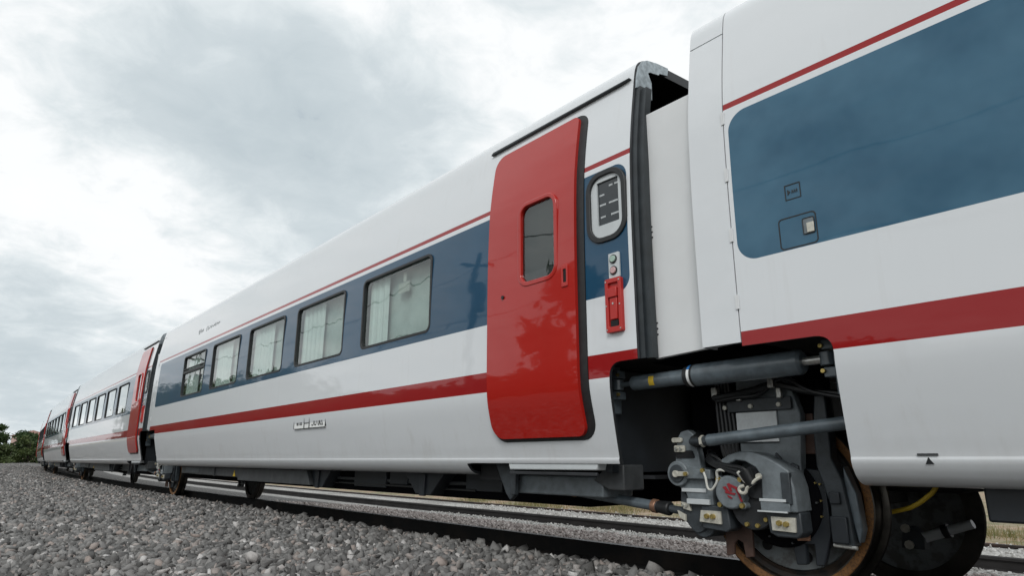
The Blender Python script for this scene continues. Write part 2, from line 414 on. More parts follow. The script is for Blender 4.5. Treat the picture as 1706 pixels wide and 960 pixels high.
def smooth_to_profile(me, offs=(0.0,), dark_slot=None):
    """analytic normals on faces that lie on the (offset) profile, flat ones elsewhere"""
    nv = len(me.vertices); co = np.empty(nv * 3); me.vertices.foreach_get('co', co); co = co.reshape(-1, 3) + np.array(OFF)
    y = np.where(co[:, 1] > 1.47, 2.94 - co[:, 1], co[:, 1]); sg = np.where(co[:, 1] > 1.47, -1.0, 1.0)
    q = np.stack([y, co[:, 2]], 1)
    d = np.linalg.norm(q[:, None, :] - HX[None], axis=2); j = np.clip(d.argmin(1), 1, len(HX) - 2)
    best = np.full(nv, 1e9); nn = np.zeros((nv, 2))
    for k in (-1, 0):
        a, c = HX[j + k], HX[j + k + 1]; ab = c - a
        t = np.clip(((q - a) * ab).sum(1) / (ab * ab).sum(1), 0, 1)
        p = a + ab * t[:, None]; dd = np.linalg.norm(q - p, axis=1)
        n = HN[j + k] * (1 - t[:, None]) + HN[j + k + 1] * t[:, None]
        u = dd < best; best[u] = dd[u]; nn[u] = n[u]
    nn /= np.linalg.norm(nn, axis=1)[:, None]
    N = np.stack([np.zeros(nv), nn[:, 0] * sg, nn[:, 1]], 1)
    side = ((q - (HX[j])) * nn).sum(1)
    L = []
    for p in me.polygons:
        pn = np.array(p.normal); vs = list(p.vertices)
        ok = all(abs(N[v] @ pn) > 0.93 and N[v] @ pn > 0 for v in vs) and any(abs(np.mean(side[vs]) - f) < 0.006 for f in offs)
        if ok: L += [tuple(N[v]) for v in vs]
        else:
            L += [tuple(pn)] * len(vs)
            if dark_slot is not None: p.material_index = dark_slot
    me.polygons.foreach_set('use_smooth', [True] * len(me.polygons))
    me.normals_split_custom_set(L)

def loop_solid(x0, x1, do, di, z0=None):
    """tube solid following the profile between offsets do (outer) and di (inner); z0 keeps only the arch above z0"""
    mb = MB(); o = offset_half(do); i_ = offset_half(di)
    if z0 is None:
        A, B = mirror(o), mirror(i_); n = len(A)
        V = [[mb.bm.verts.new((x, p[0], p[1])) for p in Lp] for Lp in (A, B) for x in (x0, x1)]
        for k in range(n):
            j = (k + 1) % n
            for q in ((V[0][k], V[1][k], V[1][j], V[0][j]), (V[2][k], V[2][j], V[3][j], V[3][k]), (V[0][k], V[0][j], V[2][j], V[2][k]), (V[1][k], V[3][k], V[3][j], V[1][j])):
                mb.bm.faces.new(q)
        return mb
    z1 = z0[1]; z0 = z0[0]
    keep = [k for k in range(12, len(HALF)) if z0 <= HALF[k].y <= z1]
    def clip(h): return [(h[k].x, h[k].y) for k in keep]
    A, B = clip(o), clip(i_)
    yb = lambda h, z: (float(np.interp(z, [h[k].y for k in range(12, len(h) - 30)], [h[k].x for k in range(12, len(h) - 30)])), z)
    A = [yb(o, z0)] + A; B = [yb(i_, z0)] + B
    if z1 > 3.3:
        A = A + [(2.94 - p[0], p[1]) for p in A[-2::-1]]; B = B + [(2.94 - p[0], p[1]) for p in B[-2::-1]]
    else: A += [yb(o, z1)]; B += [yb(i_, z1)]
    mb.prism(A + B[::-1], x0, x1, 'X')
    return mb

def on_side(mb_obj_verts, d=0.0): pass

def slab(poly, do, di, name, material, parent, cut=None):
    """piece of the near wall with outline poly (XZ), following the profile, between offsets do and di"""
    mb = MB(); o, i_ = offset_half(do), offset_half(di)
    zs = [c for _, c in poly]; xs = [a for a, _ in poly]
    ks = [k for k in range(len(HALF)) if HALF[k].x < .9 and HALF[k].y > .48 and k > 10 and HALF[k].x < .5]
    A = [(o[k].x, o[k].y) for k in ks]; B = [(i_[k].x, i_[k].y) for k in ks]
    mb.prism(A + B[::-1], min(xs) - .2, max(xs) + .2, 'X')
    ob = mb.build(name, material, parent, smooth=0)
    cs = [MB().prism(poly, -.4, .6).build('c', None)]
    boolean(ob, cs, 'INTERSECT')
    if cut: boolean(ob, [MB().prism(cut, -.5, .7).build('c', None)])
    smooth_to_profile(ob.data, (do,))
    return ob


# ------------------------------------------------------------------ track geometry
TS, TR = -12.64, 500.0
def track(s, t=0.0):
    """point at arc length s (equal to x on the straight) and lateral offset t from the centre line; heading"""
    if s >= TS: return Vector((s, 1.47 + t, 0)), 0.0
    a = (TS - s) / TR; r = TR - t
    return Vector((TS - r * math.sin(a), 1.47 + TR - r * math.cos(a), 0)), -a

RAILTOP = -0.11
def ballast_h(s, t):
    h = -0.135
    if t > -.5: h = -0.135 - 0.225 * min(1, (t + .5) / 1.93)          # the track is canted towards the inside of its bend
    if t > 1.43: h = -0.36 - 0.33 * min(1, (t - 1.43) / 3.77)
    if 5.45 < t < 6.69: h = -0.575
    if t > 9.5: h = -0.695 - 0.10 * min(1, (t - 9.5) / 2)
    if t < -0.95:
        h += 0.42 * min(1, max(0, (-s - 30) / 75)) * min(1, (-0.95 - t) / 2.0)
        h += -0.10 * min(1, max(0, (-t - 6) / 6))
    return h

def sheet(name, ss, tt, hf, material):
    bm = bmesh.new(); G = []
    for s in ss:
        row = []
        for t in tt:
            p, _ = track(s, t); p.z = hf(s, t); row.append(bm.verts.new(p))
        G.append(row)
    for i in range(len(ss) - 1):
        for j in range(len(tt) - 1): bm.faces.new((G[i][j], G[i + 1][j], G[i + 1][j + 1], G[i][j + 1]))
    bmesh.ops.recalc_face_normals(bm, faces=bm.faces[:])
    me = bpy.data.meshes.new(name); bm.to_mesh(me); bm.free()
    me.polygons.foreach_set('use_smooth', [True] * len(me.polygons))
    o = link(name, me, material); tag(o, kind='structure'); return o

def gravel_mat(name, cols, scale, bump=.8):
    m = bpy.data.materials.new(name); m.use_nodes = True; nt = m.node_tree; nb = NB(nt); p = nt.nodes['Principled BSDF']
    t = nb.n('ShaderNodeTexCoord').outputs['Object']
    v = nb.n('ShaderNodeTexVoronoi'); nb.put(v.inputs['Vector'], t); v.inputs['Scale'].default_value = scale
    sp = nb.n('ShaderNodeSeparateColor'); nb.put(sp.inputs[0], v.outputs['Color'])
    c = nb.ramp(sp.outputs[0], cols)
    c = nb.mix(nb.smooth(nb.noise(t, 0.6, 5, .6), .35, .7), c, nb.mix(0.5, c, (0.12, 0.105, 0.095)))
    nb.put(p.inputs['Base Color'], c); p.inputs['Roughness'].default_value = .9
    bn = nb.n('ShaderNodeBump'); bn.inputs['Strength'].default_value = bump; bn.inputs['Distance'].default_value = .03; bn.invert = True
    nb.put(bn.inputs['Height'], v.outputs['Distance']); nt.links.new(bn.outputs[0], p.inputs['Normal'])
    return m
STC = [(0.0, (0.066, 0.065, 0.063)), (0.2, (0.122, 0.120, 0.117)), (0.55, (0.196, 0.192, 0.187)), (0.82, (0.275, 0.268, 0.258)), (0.93, (0.34, 0.28, 0.25)), (0.97, (0.42, 0.40, 0.385)), (1.0, (0.58, 0.565, 0.55))]
M['ballastbed'] = gravel_mat('ballast_bed', [(p_, tuple(v * .6 for v in c)) for p_, c in STC], 17)
M['palegravel'] = gravel_mat('pale_gravel', [(0, (0.26, 0.25, 0.235)), (.5, (0.42, 0.41, 0.39)), (1, (0.58, 0.57, 0.55))], 22)
def ground_mat():
    m = bpy.data.materials.new('dry_ground'); m.use_nodes = True; nt = m.node_tree; nb = NB(nt); p = nt.nodes['Principled BSDF']
    t = nb.n('ShaderNodeTexCoord').outputs['Object']
    f = nb.noise(t, 1.1, 8, .65); g = nb.noise(t, 4.0, 6, .7)
    c = nb.mix(nb.smooth(f, .42, .58), (0.30, 0.19, 0.12), (0.085, 0.105, 0.030))
    c = nb.mix(nb.smooth(g, .3, .75), c, (0.36, 0.29, 0.21)); nb.put(p.inputs['Base Color'], c); p.inputs['Roughness'].default_value = .95
    bn = nb.n('ShaderNodeBump'); bn.inputs['Strength'].default_value = .6; bn.inputs['Distance'].default_value = .1
    nb.put(bn.inputs['Height'], g); nt.links.new(bn.outputs[0], p.inputs['Normal']); return m
M['ground'] = ground_mat()

g = MB(); g.box((0, 0, -0.95), (6000, 6000, 0.1)); o = g.build('ground', M['ground'], smooth=0); tag(o, kind='structure')
ss = [70, 40, 25, 15, 8, 3, 0, -4, -8, TS] + [TS - 5 * k for k in range(1, 36)]
sheet('track_ballast', ss, [-16, -11, -7.5, -6, -4.5, -3, -2.2, -1.5, -0.95, -.6, 0, .6, 1, 1.5, 2.0, 2.5, 3.0, 3.5, 3.9], ballast_h, M['ballastbed'])
sheet('gravel_bed', ss, [3.88, 4.6, 5.2, 5.44, 5.46, 6.0, 6.68, 6.70, 7.4, 8.4], lambda s, t: ballast_h(s, t) + .002, M['palegravel'])
sheet('dirt_verge', ss, [8.39, 9.5, 11.5, 16, 24, 40], lambda s, t: ballast_h(s, t) + .004, M['ground'])


# ------------------------------------------------------------------ rails
def rail(name, t, ztop, label, mats, h=0.17, s0=70, s1=-175, group=None, plain=False):
    hw, bw = 0.036, 0.075
    pr = [(-bw, -h), (bw, -h), (bw, -h + .012), (.012, -h + .03), (.010, -.05), (hw, -.038), (hw, -.008), (hw - .006, 0), (-hw + .006, 0), (-hw, -.008), (-hw, -.038), (-.010, -.05), (-.012, -h + .03), (-bw, -h + .012)]
    if plain: pr = [(-bw, -h), (bw, -h), (.040, -h + .03), (.036, -.008), (.030, 0), (-.030, 0), (-.036, -.008), (-.040, -h + .03)]
    top = [i for i, (a, c) in enumerate(pr) if c > -.0001][0]
    bm = bmesh.new(); prev = None
    sl = [s0, 20, 0, -6, TS]; k = 1
    while TS - 4 * k > s1: sl.append(TS - 4 * k); k += 1
    for s in sl:
        ring = []
        for a, c in pr:
            p, _ = track(s, t + a); p.z = ztop + c; ring.append(bm.verts.new(p))
        if prev:
            for i in range(len(pr)):
                f = bm.faces.new((prev[i], prev[(i + 1) % len(pr)], ring[(i + 1) % len(pr)], ring[i]))
                if i == top: f.material_index = 1
        prev = ring
    bmesh.ops.recalc_face_normals(bm, faces=bm.faces[:])
    me = bpy.data.meshes.new(name); bm.to_mesh(me); bm.free()
    o = link(name, me, mats); tag(o, label, 'rail', group); return o
rail('rail', 0.70 - 1.47, RAILTOP, 'running rail sunk in ballast right under the near wheels of the train', [M['rail'], M['rail']])
rail('shade_band_rail', 0.90 - 1.47, -0.020, 'added tall black rail standing in for the shaded track bed, along the edge of the dark foreground stones, nearest of all rails', [M['rail'], M['shade_band_top']], h=.2, plain=True)  # rail-shaped black band added for the shade on the track bed under the train
rail('rail', 2.235 - 1.47, RAILTOP - .125, 'far running rail under the train, partly hidden behind the near wheels', [M['railrust'], M['railrust']])
rail('rail', 6.80 - 1.47, -0.53, 'black rail of the neighbouring track, nearer of its two, seen below the train', [M['railgrey'], M['rail']])
rail('rail', 8.235 - 1.47, -0.53, 'rust brown rail of the neighbouring track, beside the dry grass', [M['railrust'], M['railrust']])


# ------------------------------------------------------------------ passenger cars
XR, XL = 0.0, -12.455

def text_mesh(txt, size, name='t'):
    cu = bpy.data.curves.new(name, 'FONT'); cu.body = txt; cu.size = size; cu.align_x = 'CENTER'; cu.align_y = 'CENTER'; cu.extrude = 0.0008
    o = bpy.data.objects.new(name, cu); COL.objects.link(o)
    dg = bpy.context.evaluated_depsgraph_get(); dg.update()
    me = bpy.data.meshes.new_from_object(o.evaluated_get(dg)); bpy.data.objects.remove(o); return me

def arcpoly(pts, idx, r, n=6):
    """round the corners named in idx of a polygon"""
    out = []
    for i, p in enumerate(pts):
        if i not in idx: out.append(p); continue
        p = Vector(p); a = (Vector(pts[i - 1]) - p).normalized(); c = (Vector(pts[(i + 1) % len(pts)]) - p).normalized()
        for k in range(n + 1):
            t = k / n; q = (p + a * r) * (1 - t) ** 2 + 2 * p * t * (1 - t) + (p + c * r) * t * t; out.append((q.x, q.y))
    return out

def window(root, x0, x1, z0, z1, split=False, drape=.45, dark=False):
    o = rr(x0, x1, z0, z1, .075); i_ = rr(x0 + .026, x1 - .026, z0 + .026, z1 - .026, .055)
    f = MB().ring(o, i_, -.005, .085)
    if split:
        zs = z0 + (z1 - z0) * .60
        f.box(((x0 + x1) / 2, .01, zs), (x1 - x0 - .03, .03, .05)).box(((x0 + x1) / 2, .008, zs + .055), (x1 - x0 - .03, .02, .022))
    fo = f.build('window', M['black'], root, bevel=.003)
    MB().box(((x0 + x1) / 2, .022, (z0 + z1) / 2), (x1 - x0 - .03, .006, z1 - z0 - .03)).build('pane', M['glassdark'] if dark else M['glass'], fo, smooth=0)
    if dark:
        MB().box(((x0 + x1) / 2, .40, (z0 + z1) / 2), (x1 - x0 + .3, .01, z1 - z0 + .3)).build('interior_panel', M['interior'], fo, smooth=0)
        return
    mb = MB(); w = (x1 - x0 - .04) * drape; n = 40
    def folds(xa, w, y, amp, wl, n):
        A = []
        for k in range(n + 1):
            x = xa + w * k / n; yy = y + amp * math.sin(k / n * w / wl * 2 * math.pi) + amp * .4 * math.sin(k * 1.7)
            A.append((mb.bm.verts.new((x, yy, z0 - .02)), mb.bm.verts.new((x, yy * 1.05, z1 + .02))))
        for p, q in zip(A[:-1], A[1:]): mb.bm.faces.new((p[0], q[0], q[1], p[1]))
    folds(x0 + .01, w, .070, .008, .12, n)
    mb.build('curtain', M['curtain'], fo, smooth=60)
    mb = MB(); folds(x0 - .02, x1 - x0 + .04, .115, .004, .3, 24)
    mb.build('blind', M['blind'], fo, smooth=60)
    if drape < .4:   # tied-back second drape and a paper note as in the nearest window
        mb = MB(); a = [(x1 - .34, z0 + .04), (x1 - .03, z0 + .04), (x1 - .03, z0 + .42), (x1 - .12, z0 + .42)]
        mb.prism(a, .12, .125).build('curtain', M['curtain'], fo, smooth=0)
        MB().box((x0 + .72, .06, z1 - .20), (.20, .002, .10)).build('paper_note', M['cablewhite'], fo, smooth=0)
        MB().box((x0 + .735, .058, z1 - .10), (.055, .002, .09)).build('paper_note', M['cablewhite'], fo, smooth=0)

def build_car(wins, door=True, near=False, detail=True):
    global OFF
    OFF = Vector((-OX, 1.47, 0))
    root = empty('passenger_car', OFF)
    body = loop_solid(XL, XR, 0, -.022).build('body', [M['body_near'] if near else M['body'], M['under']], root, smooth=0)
    c = MB()
    c.prism(arcpoly([(.2, 1.172), (-.222, 1.172), (-.288, .3), (.2, .3)], (1,), .09), -.3, 3.3)
    c.prism(arcpoly([(-12.7, 1.16), (-11.993, 1.155), (-12.045, .3), (-12.7, .3)], (1,), .09), -.3, 3.3)
    if door:
        c.prism(rr(-1.437, -.402, .712, 3.014, (.13, .12, .10, .12)), -.3, .5)
        c.prism(rr(-.372, -.028, 1.955, 2.455, .13), -.3, .5)
    for w in wins: c.prism(rr(w[0], w[1], w[2], w[3], .075), -.3, .5)
    cs = [c.build('c', None)]
    if door: cs.append(MB().prism([(-1.85, .56), (-1.78, .566), (.4, .566), (.4, .3), (-1.85, .3)], -.4, .45).build('c', None))
    boolean(body, cs)
    smooth_to_profile(body.data, (0.0,), 1)
    for w in wins: window(root, *w)
    # ends, floor and gangway
    MB().box((-.44, 1.47, .84), (.06, 2.54, .66)).build('bulkhead', M['bulk'], root, bevel=.004)
    MB().box((-11.90, 1.47, .84), (.06, 2.54, .66)).build('bulkhead', M['bulk'], root, bevel=.004)
    MB().box((-6.2, 1.47, 1.20), (12.44, 2.76, .04)).build('floor', M['dark'], root, smooth=0)
    MB().box((-6.2, 1.5, 1.9), (12.3, .02, 2.3)).build('partition', M['interior'], root, smooth=0)
    MB().box((.20, 1.47, 1.97), (.62, 2.50, 1.60)).build('gangway_bellows', M['void'], root, bevel=.04)
    MB().prism([(.10, 1.22), (.07, 1.6), (.07, 2.4), (.14, 3.0), (.20, 3.19), (.5, 3.26), (1.47, 3.29), (2.44, 3.26), (2.74, 3.19), (2.80, 3.0), (2.87, 2.4), (2.87, 1.6), (2.84, 1.22)], -.34, -.30, 'X').build('end_wall', M['void'], root, smooth=0)
    loop_solid(.001, .013, -.002, -.075, (1.172, 9)).build('end_ring', M['under'], root, smooth=0)
    es = loop_solid(.004, .088, -.030, -.085, (1.172, 2.99)).build('end_seal', M['seal'], root, smooth=0)
    e2 = loop_solid(.004, .050, -.012, -.060, (1.172, 3.01)).build('end_seal', M['seal'], root, smooth=0)
    # left end: white fairing with a seam and hinges, flat gangway panel behind it
    for za, zb in ((1.178, 3.052), (3.060, 9)):
        f = loop_solid(-12.69, XL - .006, .0, -.03, (za, zb)).build('end_fairing', M['white'], root, smooth=0); smooth_to_profile(f.data, (0.0,))
    loop_solid(-12.690, -12.675, -.002, -.12, (1.178, 3.052)).build('fairing_return', M['white'], root, smooth=0)
    pn = MB().prism([(-13.085, 1.172), (-12.60, 1.196), (-12.60, 2.775), (-13.085, 2.775)], .098, .13).build('gangway_panel', M['white_matt'], root, bevel=.004)
    for zc in (2.455, 1.965, 1.352):
        mb = MB()
        for i in (-1, 0, 1):
            for j in (0, 1): mb.sphere((-13.097 + .012 + j * .028, .096, zc + i * .035), .0055)
        pieces(mb, 'rivet', M['under'], pn)
    for zc in (2.461, 2.110, 1.760, 1.390):
        mb = MB().box((XL - .006, yprof(zc) - .004, zc), (.015, .006, .076)).cyl((XL + .004, yprof(zc) - .005, zc - .038), (XL + .004, yprof(zc) - .005, zc + .038), .0035, seg=10)
        mb.build('hinge', M['white_matt'], root)
    # galvanised closing plate at the roof corner of the right end
    gp = [(.092, 3.005), (.103, 3.09), (.128, 3.18), (.165, 3.232), (.222, 3.264), (.33, 3.287), (.46, 3.300), (.445, 3.235), (.355, 3.215), (.345, 3.199), (.245, 3.180), (.225, 3.165), (.258, 3.10), (.252, 2.965)]
    pieces(MB().prism(gp, .016, .028, 'X'), 'corner_plate', M['alu'], root)
    pieces(MB().prism([(2.94 - a, c) for a, c in gp], .016, .028, 'X'), 'corner_plate', M['alu'], root)
    # underframe
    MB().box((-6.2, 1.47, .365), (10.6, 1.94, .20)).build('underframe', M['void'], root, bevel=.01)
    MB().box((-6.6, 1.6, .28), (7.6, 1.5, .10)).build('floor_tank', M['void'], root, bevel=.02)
    mb = MB(); mb.prism([(-10.9, .468), (-5.35, .468), (-5.25, .300), (-7.80, .300), (-7.83, .345), (-10.9, .36)], .30, .36); mb.box((-8.9, .29, .40), (.008, .03, .13))
    mb.build('equipment_box', M['skirt'], root, bevel=.006)
    for xa in (-5.15, -2.86):
        mb = MB().prism([(xa - .33, .468), (xa + .33, .468), (xa + .12, .280), (xa - .13, .285)], .36, .60); mb.prism([(xa - .05, .468), (xa + .05, .468), (xa + .04, .27), (xa - .04, .27)], .34, .37)
        mb.build('bracket', M['bulk'], root, bevel=.006)
    MB().tube([(-10.8, .52, .40), (-9, .50, .385), (-6, .51, .392), (-3.2, .50, .38), (-1.7, .52, .40)], .018, 8).build('air_pipe', M['skirt'], root)
    MB().tube([(-10.6, .47, .345), (-8, .47, .335), (-5, .48, .34), (-2.2, .47, .335)], .011, 8).build('cable_conduit', M['hose'], root)
    eb = [x for x in root.children if x.name.startswith('equipment_box')][0]
    MB().prism([(-8.02, .352), (-7.92, .352), (-7.97, .435)], .294, .299).build('warning_triangle', M['yellow'], eb, smooth=0)
    lv_ = MB()
    for k in range(5): lv_.box((-10.2, .297, .385 + k * .016), (.8, .008, .006))
    lv_.build('louvre', M['castgrey'], eb, smooth=0)['kind'] = 'stuff'
    for xa, w, d in ((-4.1, .7, .16), (-3.5, .34, .12), (-2.1, .5, .14)):
        MB().box((xa, .55, .47 - d / 2), (w, .16, d)).build('junction_box', M['bulk'], root, bevel=.008)
    if door and detail:
        # the red plug door with its rubber seal
        slab(rr(-1.435, -.404, .714, 3.012, (.13, .12, .10, .12)), .006, -.045, 'door_seal', M['black'], root)
        slab(rr(-1.420, -.472, .735, 2.998, (.12, .07, .05, .11)), .030, -.040, 'door', M['red'], root, cut=rr(-1.025, -.665, 1.835, 2.425, .075))
        door_o = [x for x in root.children if x.name.startswith('door') and 'seal' not in x.name][0]
        dw = MB().ring(rr(-1.055, -.635, 1.802, 2.455, .105), rr(-1.022, -.668, 1.838, 2.422, .072), -.037, -.004).build('door_window', M['red'], door_o, bevel=.006)
        MB().box((-.845, -.010, 2.13), (.40, .006, .63)).build('pane', M['glass'], dw, smooth=0)
        MB().box((-.845, .035, 2.13), (.40, .006, .63)).build('inner_panel', M['doorinner'], dw, smooth=0)
        hd = MB().ring(rr(-.593, -.535, 1.722, 1.875, .008), rr(-.580, -.548, 1.752, 1.845, .006), -.040, -.025).build('handle', M['red_plastic'], door_o, bevel=.003)
        MB().box((-.564, -.031, 1.798), (.03, .006, .09)).build('handle_recess', M['dark'], hd, smooth=0)
        MB().cyl((-1.227, -.042, 1.77), (-1.227, -.02, 1.77), .014, seg=16).build('lock', M['black'], door_o)
        # passenger information window
        iw = MB().ring(rr(-.372, -.028, 1.955, 2.455, .13), rr(-.336, -.064, 1.991, 2.419, .10), -.012, .05).build('display_window', M['black'], root, bevel=.005)
        MB().ring(rr(-.337, -.063, 1.990, 2.420, .10), rr(-.282, -.098, 2.08, 2.385, .006), .004, .03).build('display_bezel', M['lgrey'], iw)
        MB().box((-.19, .022, 2.23), (.20, .01, .32)).build('screen', M['screen'], iw, smooth=0)
        mb = MB()
        for zc, xs in ((2.345, ((-.165, .04), (-.12, .035))), (2.295, ((-.245, .05),)), (2.225, ((-.24, .06), (-.15, .08))), (2.14, ((-.24, .05), (-.14, .07)))):
            for xa, w in xs:
                for k in range(int(w / .011)): mb.box((xa - w / 2 + k * .011 + .005, .0165, zc), (.008, .002, .012))
        mb.build('screen_text', M['lgrey'], iw, smooth=0)
        bp = MB().prism(rr(-.187, -.100, 1.698, 1.862, .006), -.016, .0).build('button_plate', M['lgrey'], root, bevel=.002)
        for zc, mm in ((1.820, M['green_btn']), (1.745, M['red_btn'])):
            bz = MB().cyl((-.144, -.022, zc), (-.144, -.012, zc), .029, seg=24).build('button_ring', M['black'], bp)
            MB().cyl((-.144, -.030, zc), (-.144, -.018, zc), .021, .023, seg=24).build('button', mm, bz, bevel=.002)
        lv = MB().ring(rr(-.214, -.084, 1.350, 1.694, .012), rr(-.190, -.108, 1.385, 1.665, .008), -.030, .0).box((-.149, -.008, 1.525), (.10, .012, .30)).build('emergency_lever', M['red_plastic'], root, bevel=.003)
        MB().box((-.149, -.026, 1.60), (.07, .026, .06)).box((-.149, -.020, 1.50), (.058, .02, .14)).build('lever_handle', M['red_plastic'], lv, bevel=.004)
        MB().box((-.149, -.018, 1.405), (.06, .012, .04)).build('lever_slot', M['dark'], lv, smooth=0)
        mb = MB()
        for xa in (-.203, -.095):
            for zc in (1.368, 1.52, 1.676): mb.cyl((xa, -.034, zc), (xa, -.028, zc), .005, seg=8)
        mb.cyl((-.149, -.034, 1.53), (-.149, -.02, 1.53), .007, seg=8); pieces(mb, 'screw', M['zinc'], lv)
        # drip rail over the door
        mb = MB(); zc = 3.088
        mb.prism([(-1.53, zc - .008), (-.10, zc - .008), (-.02, zc - .001), (-.02, zc + .006), (-1.50, zc + .012)], yprof(3.09) - .028, yprof(3.09) + .01).build('drip_rail', M['seal'], root, bevel=.004)
        # folding step and its gear below the door
        MB().prism([(-1.345, .572), (-.455, .572), (-.47, .525), (-1.33, .520)], .118, .60).build('step', M['lgrey'], root, bevel=.008)
        MB().box((-.9, .128, .500), (.86, .02, .022)).build('step_edge', M['under'], root, bevel=.004)
        MB().box((-.99, .42, .415), (.86, .3, .13)).build('step_box', M['castgrey'], root, bevel=.012)
        MB().prism([(-.50, .56), (-.37, .56), (-.37, .40), (-.50, .40), (-.64, .46)], .26, .46).build('step_box', M['skirt'], root, bevel=.010)
        pieces(MB().prism([(-1.62, .56), (-1.40, .56), (-1.40, .33), (-1.45, .30), (-1.50, .35)], .22, .26).prism([(-1.42, .50), (-1.36, .50), (-1.37, .34), (-1.41, .34)], .20, .24), 'step_bracket', M['castdark'], root, bevel=.006)
        MB().box((-1.62, .5, .50), (.45, .5, .12)).build('step_recess', M['dark'], root, smooth=0)
    return root

WPX = [(-3.570, -2.272), (-5.280, -3.974), (-6.985, -5.670), (-8.700, -7.386), (-10.420, -9.095)]
WZ = (1.665, 2.392)
car2 = build_car([(a + .005, c + .005, *WZ, i == 4, (.33, .5, .62, .62, .62)[i]) for i, (a, c) in enumerate(WPX)])
tag(car2, 'white railcar with tall red door and five large curtained windows, second from the right edge', 'train car', 'cars of the passenger train')
# number plate: the photograph is mirrored, so its writing reads backwards
pl = MB().ring(rr(-5.135, -4.285, .932, 1.052, .006), rr(-5.131, -4.289, .936, 1.048, .004), yprof(1.0) - .003, yprof(1.0) + .020)
pl.box((-4.84, yprof(1.0) - .002, .992), (.006, .008, .11)).box((-4.70, yprof(1.0) - .002, .992), (.006, .008, .11)).box((-4.77, yprof(1.0) - .002, .992), (.13, .008, .004))
npl = pl.build('number_plate', M['blackmark'], car2, smooth=0)
MB().box((-4.71, yprof(.97) + .0025, .992), (.85, .012, .118)).build('plate_face', M['whitemark'], npl, smooth=0)
def side_text(txt, size, x, z, y, parent, name, sx=-1.0, sz=1.0):
    me = text_mesh(txt, size)
    me.transform(Matrix.Translation(Vector((x, y, z)) - OFF) @ Matrix.Rotation(R(90), 4, 'X') @ Matrix.Diagonal((sx, sz, 1, 1)))
    return link(name, me, M['blackmark'], parent)
side_text('200 UC', .112, -4.49, .990, yprof(.97) - .006, npl, 'plate_writing', -.85, 1.0)
side_text('001 00', .055, -4.98, .985, yprof(.97) - .006, npl, 'plate_writing', -1.0, .9)
# thin scrawl on the roof edge
mb = MB(); px = -9.9
for k, amp in enumerate((.05, .03, .0, .05, .03, .02, .03, .02)):
    if k == 2: px += .16; continue
    pts = [(px + .03 * j + .02 * math.sin(j * 2.1), yprof(2.78 + amp * math.sin(j * 1.9 + k)) - .002, 2.78 + amp * math.sin(j * 1.9 + k)) for j in range(6)]
    mb.tube(pts, .0035, 5, 3); px += .15
pieces(mb, 'scrawl', M['scrawl'], car2)

W3 = [(-3.570 + 1.70, -1.60 + .02)]
car3 = build_car([(a, c, *WZ, False, .5, True) for a, c in WPX + [(-12.06, -10.82)]])
cars = [car3] + [copy_tree(car3) for _ in range(4)]
lab = ['white railcar with six dark windows, third from the right edge behind the curtained one', 'fourth railcar along the train, its red door edge-on as the track bends',
       'fifth railcar along the train, a narrow sliver before the green bushes', 'sixth railcar of the train, almost hidden round the bend', 'last railcar of the train, hidden round the bend by the others']
def joint(k):      # joint 0 between near car and car2, joint 1 at its far end and so on
    s = .5 - 13.14 * k; p, a = track(s); return p, a
for i, c in enumerate(cars):
    p0, _ = joint(i + 1); p1, _ = joint(i + 2); d = p0 - p1
    c.location = (p0 + p1) / 2; c.rotation_euler = (0, 0, math.atan2(d.y, d.x))
    tag(c, lab[i], 'train car', 'cars of the passenger train')

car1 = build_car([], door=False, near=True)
OFF = Vector((-OX, 1.47, 0))
car1.location.x += 13.14
tag(car1, 'nearest white railcar with a large windowless blue panel, at the right edge', 'train car', 'cars of the passenger train')
dx = -13.14
def C1(x): return x + dx
yb = lambda z: yprof(z) - .0015
# key hatch, speaker mark, jacking mark
h = MB().ring(rr(C1(.946), C1(1.140), 1.605, 1.770, .022), rr(C1(.952), C1(1.134), 1.611, 1.764, .018), -.0035, .003).build('hatch', M['blackmark'], car1, smooth=0)
hr = MB().ring(rr(C1(1.070), C1(1.130), 1.658, 1.742, .008), rr(C1(1.074), C1(1.126), 1.662, 1.738, .006), -.008, .0).build('hatch_grip', M['blackmark'], h, bevel=.001)
MB().box((C1(1.1), -.003, 1.70), (.052, .004, .076)).build('grip_recess', M['castgrey'], hr, smooth=0)
MB().box((C1(1.108), -.006, 1.689), (.036, .006, .050)).build('grip_pad', M['cream'], hr, bevel=.002)
sm = MB().ring(rr(C1(.998), C1(1.080), 1.858, 1.940, .001), rr(C1(1.0025), C1(1.0755), 1.8625, 1.9355, .001), -.0035, .003)
sm.prism([(C1(1.012), 1.915), (C1(1.012), 1.883), (C1(1.028), 1.899)], -.0034, .002)
for k in range(3): sm.tube([(C1(1.034 + .011 * k), -.003, 1.889), (C1(1.038 + .011 * k), -.003, 1.909), (C1(1.042 + .011 * k), -.003, 1.892)], .0016, 5, 2)
sm.build('sound_mark', M['blackmark'], car1, smooth=0)
jm = MB(); y1_, y2_ = yprof(.613) - .004, yprof(.59) - .004
jm.box((C1(1.429), yprof(.611) + .0, .611), (.078, .012, .008), Matrix.Rotation(R(-18), 3, 'X'))
for (pa, pb, pc) in (((1.430, .601), (1.415, .573), (1.447, .573)),):
    vs = [jm.bm.verts.new((C1(x), yprof(z) - .004, z)) for x, z in (pa, pb, pc)] + [jm.bm.verts.new((C1(x), yprof(z) + .004, z)) for x, z in (pa, pb, pc)]
    jm.bm.faces.new(vs[:3]); jm.bm.faces.new(vs[3:][::-1])
    for k in range(3): jm.bm.faces.new((vs[k], vs[(k + 1) % 3], vs[3 + (k + 1) % 3], vs[3 + k]))
jm.build('jacking_mark', M['blackmark'], car1, smooth=0)
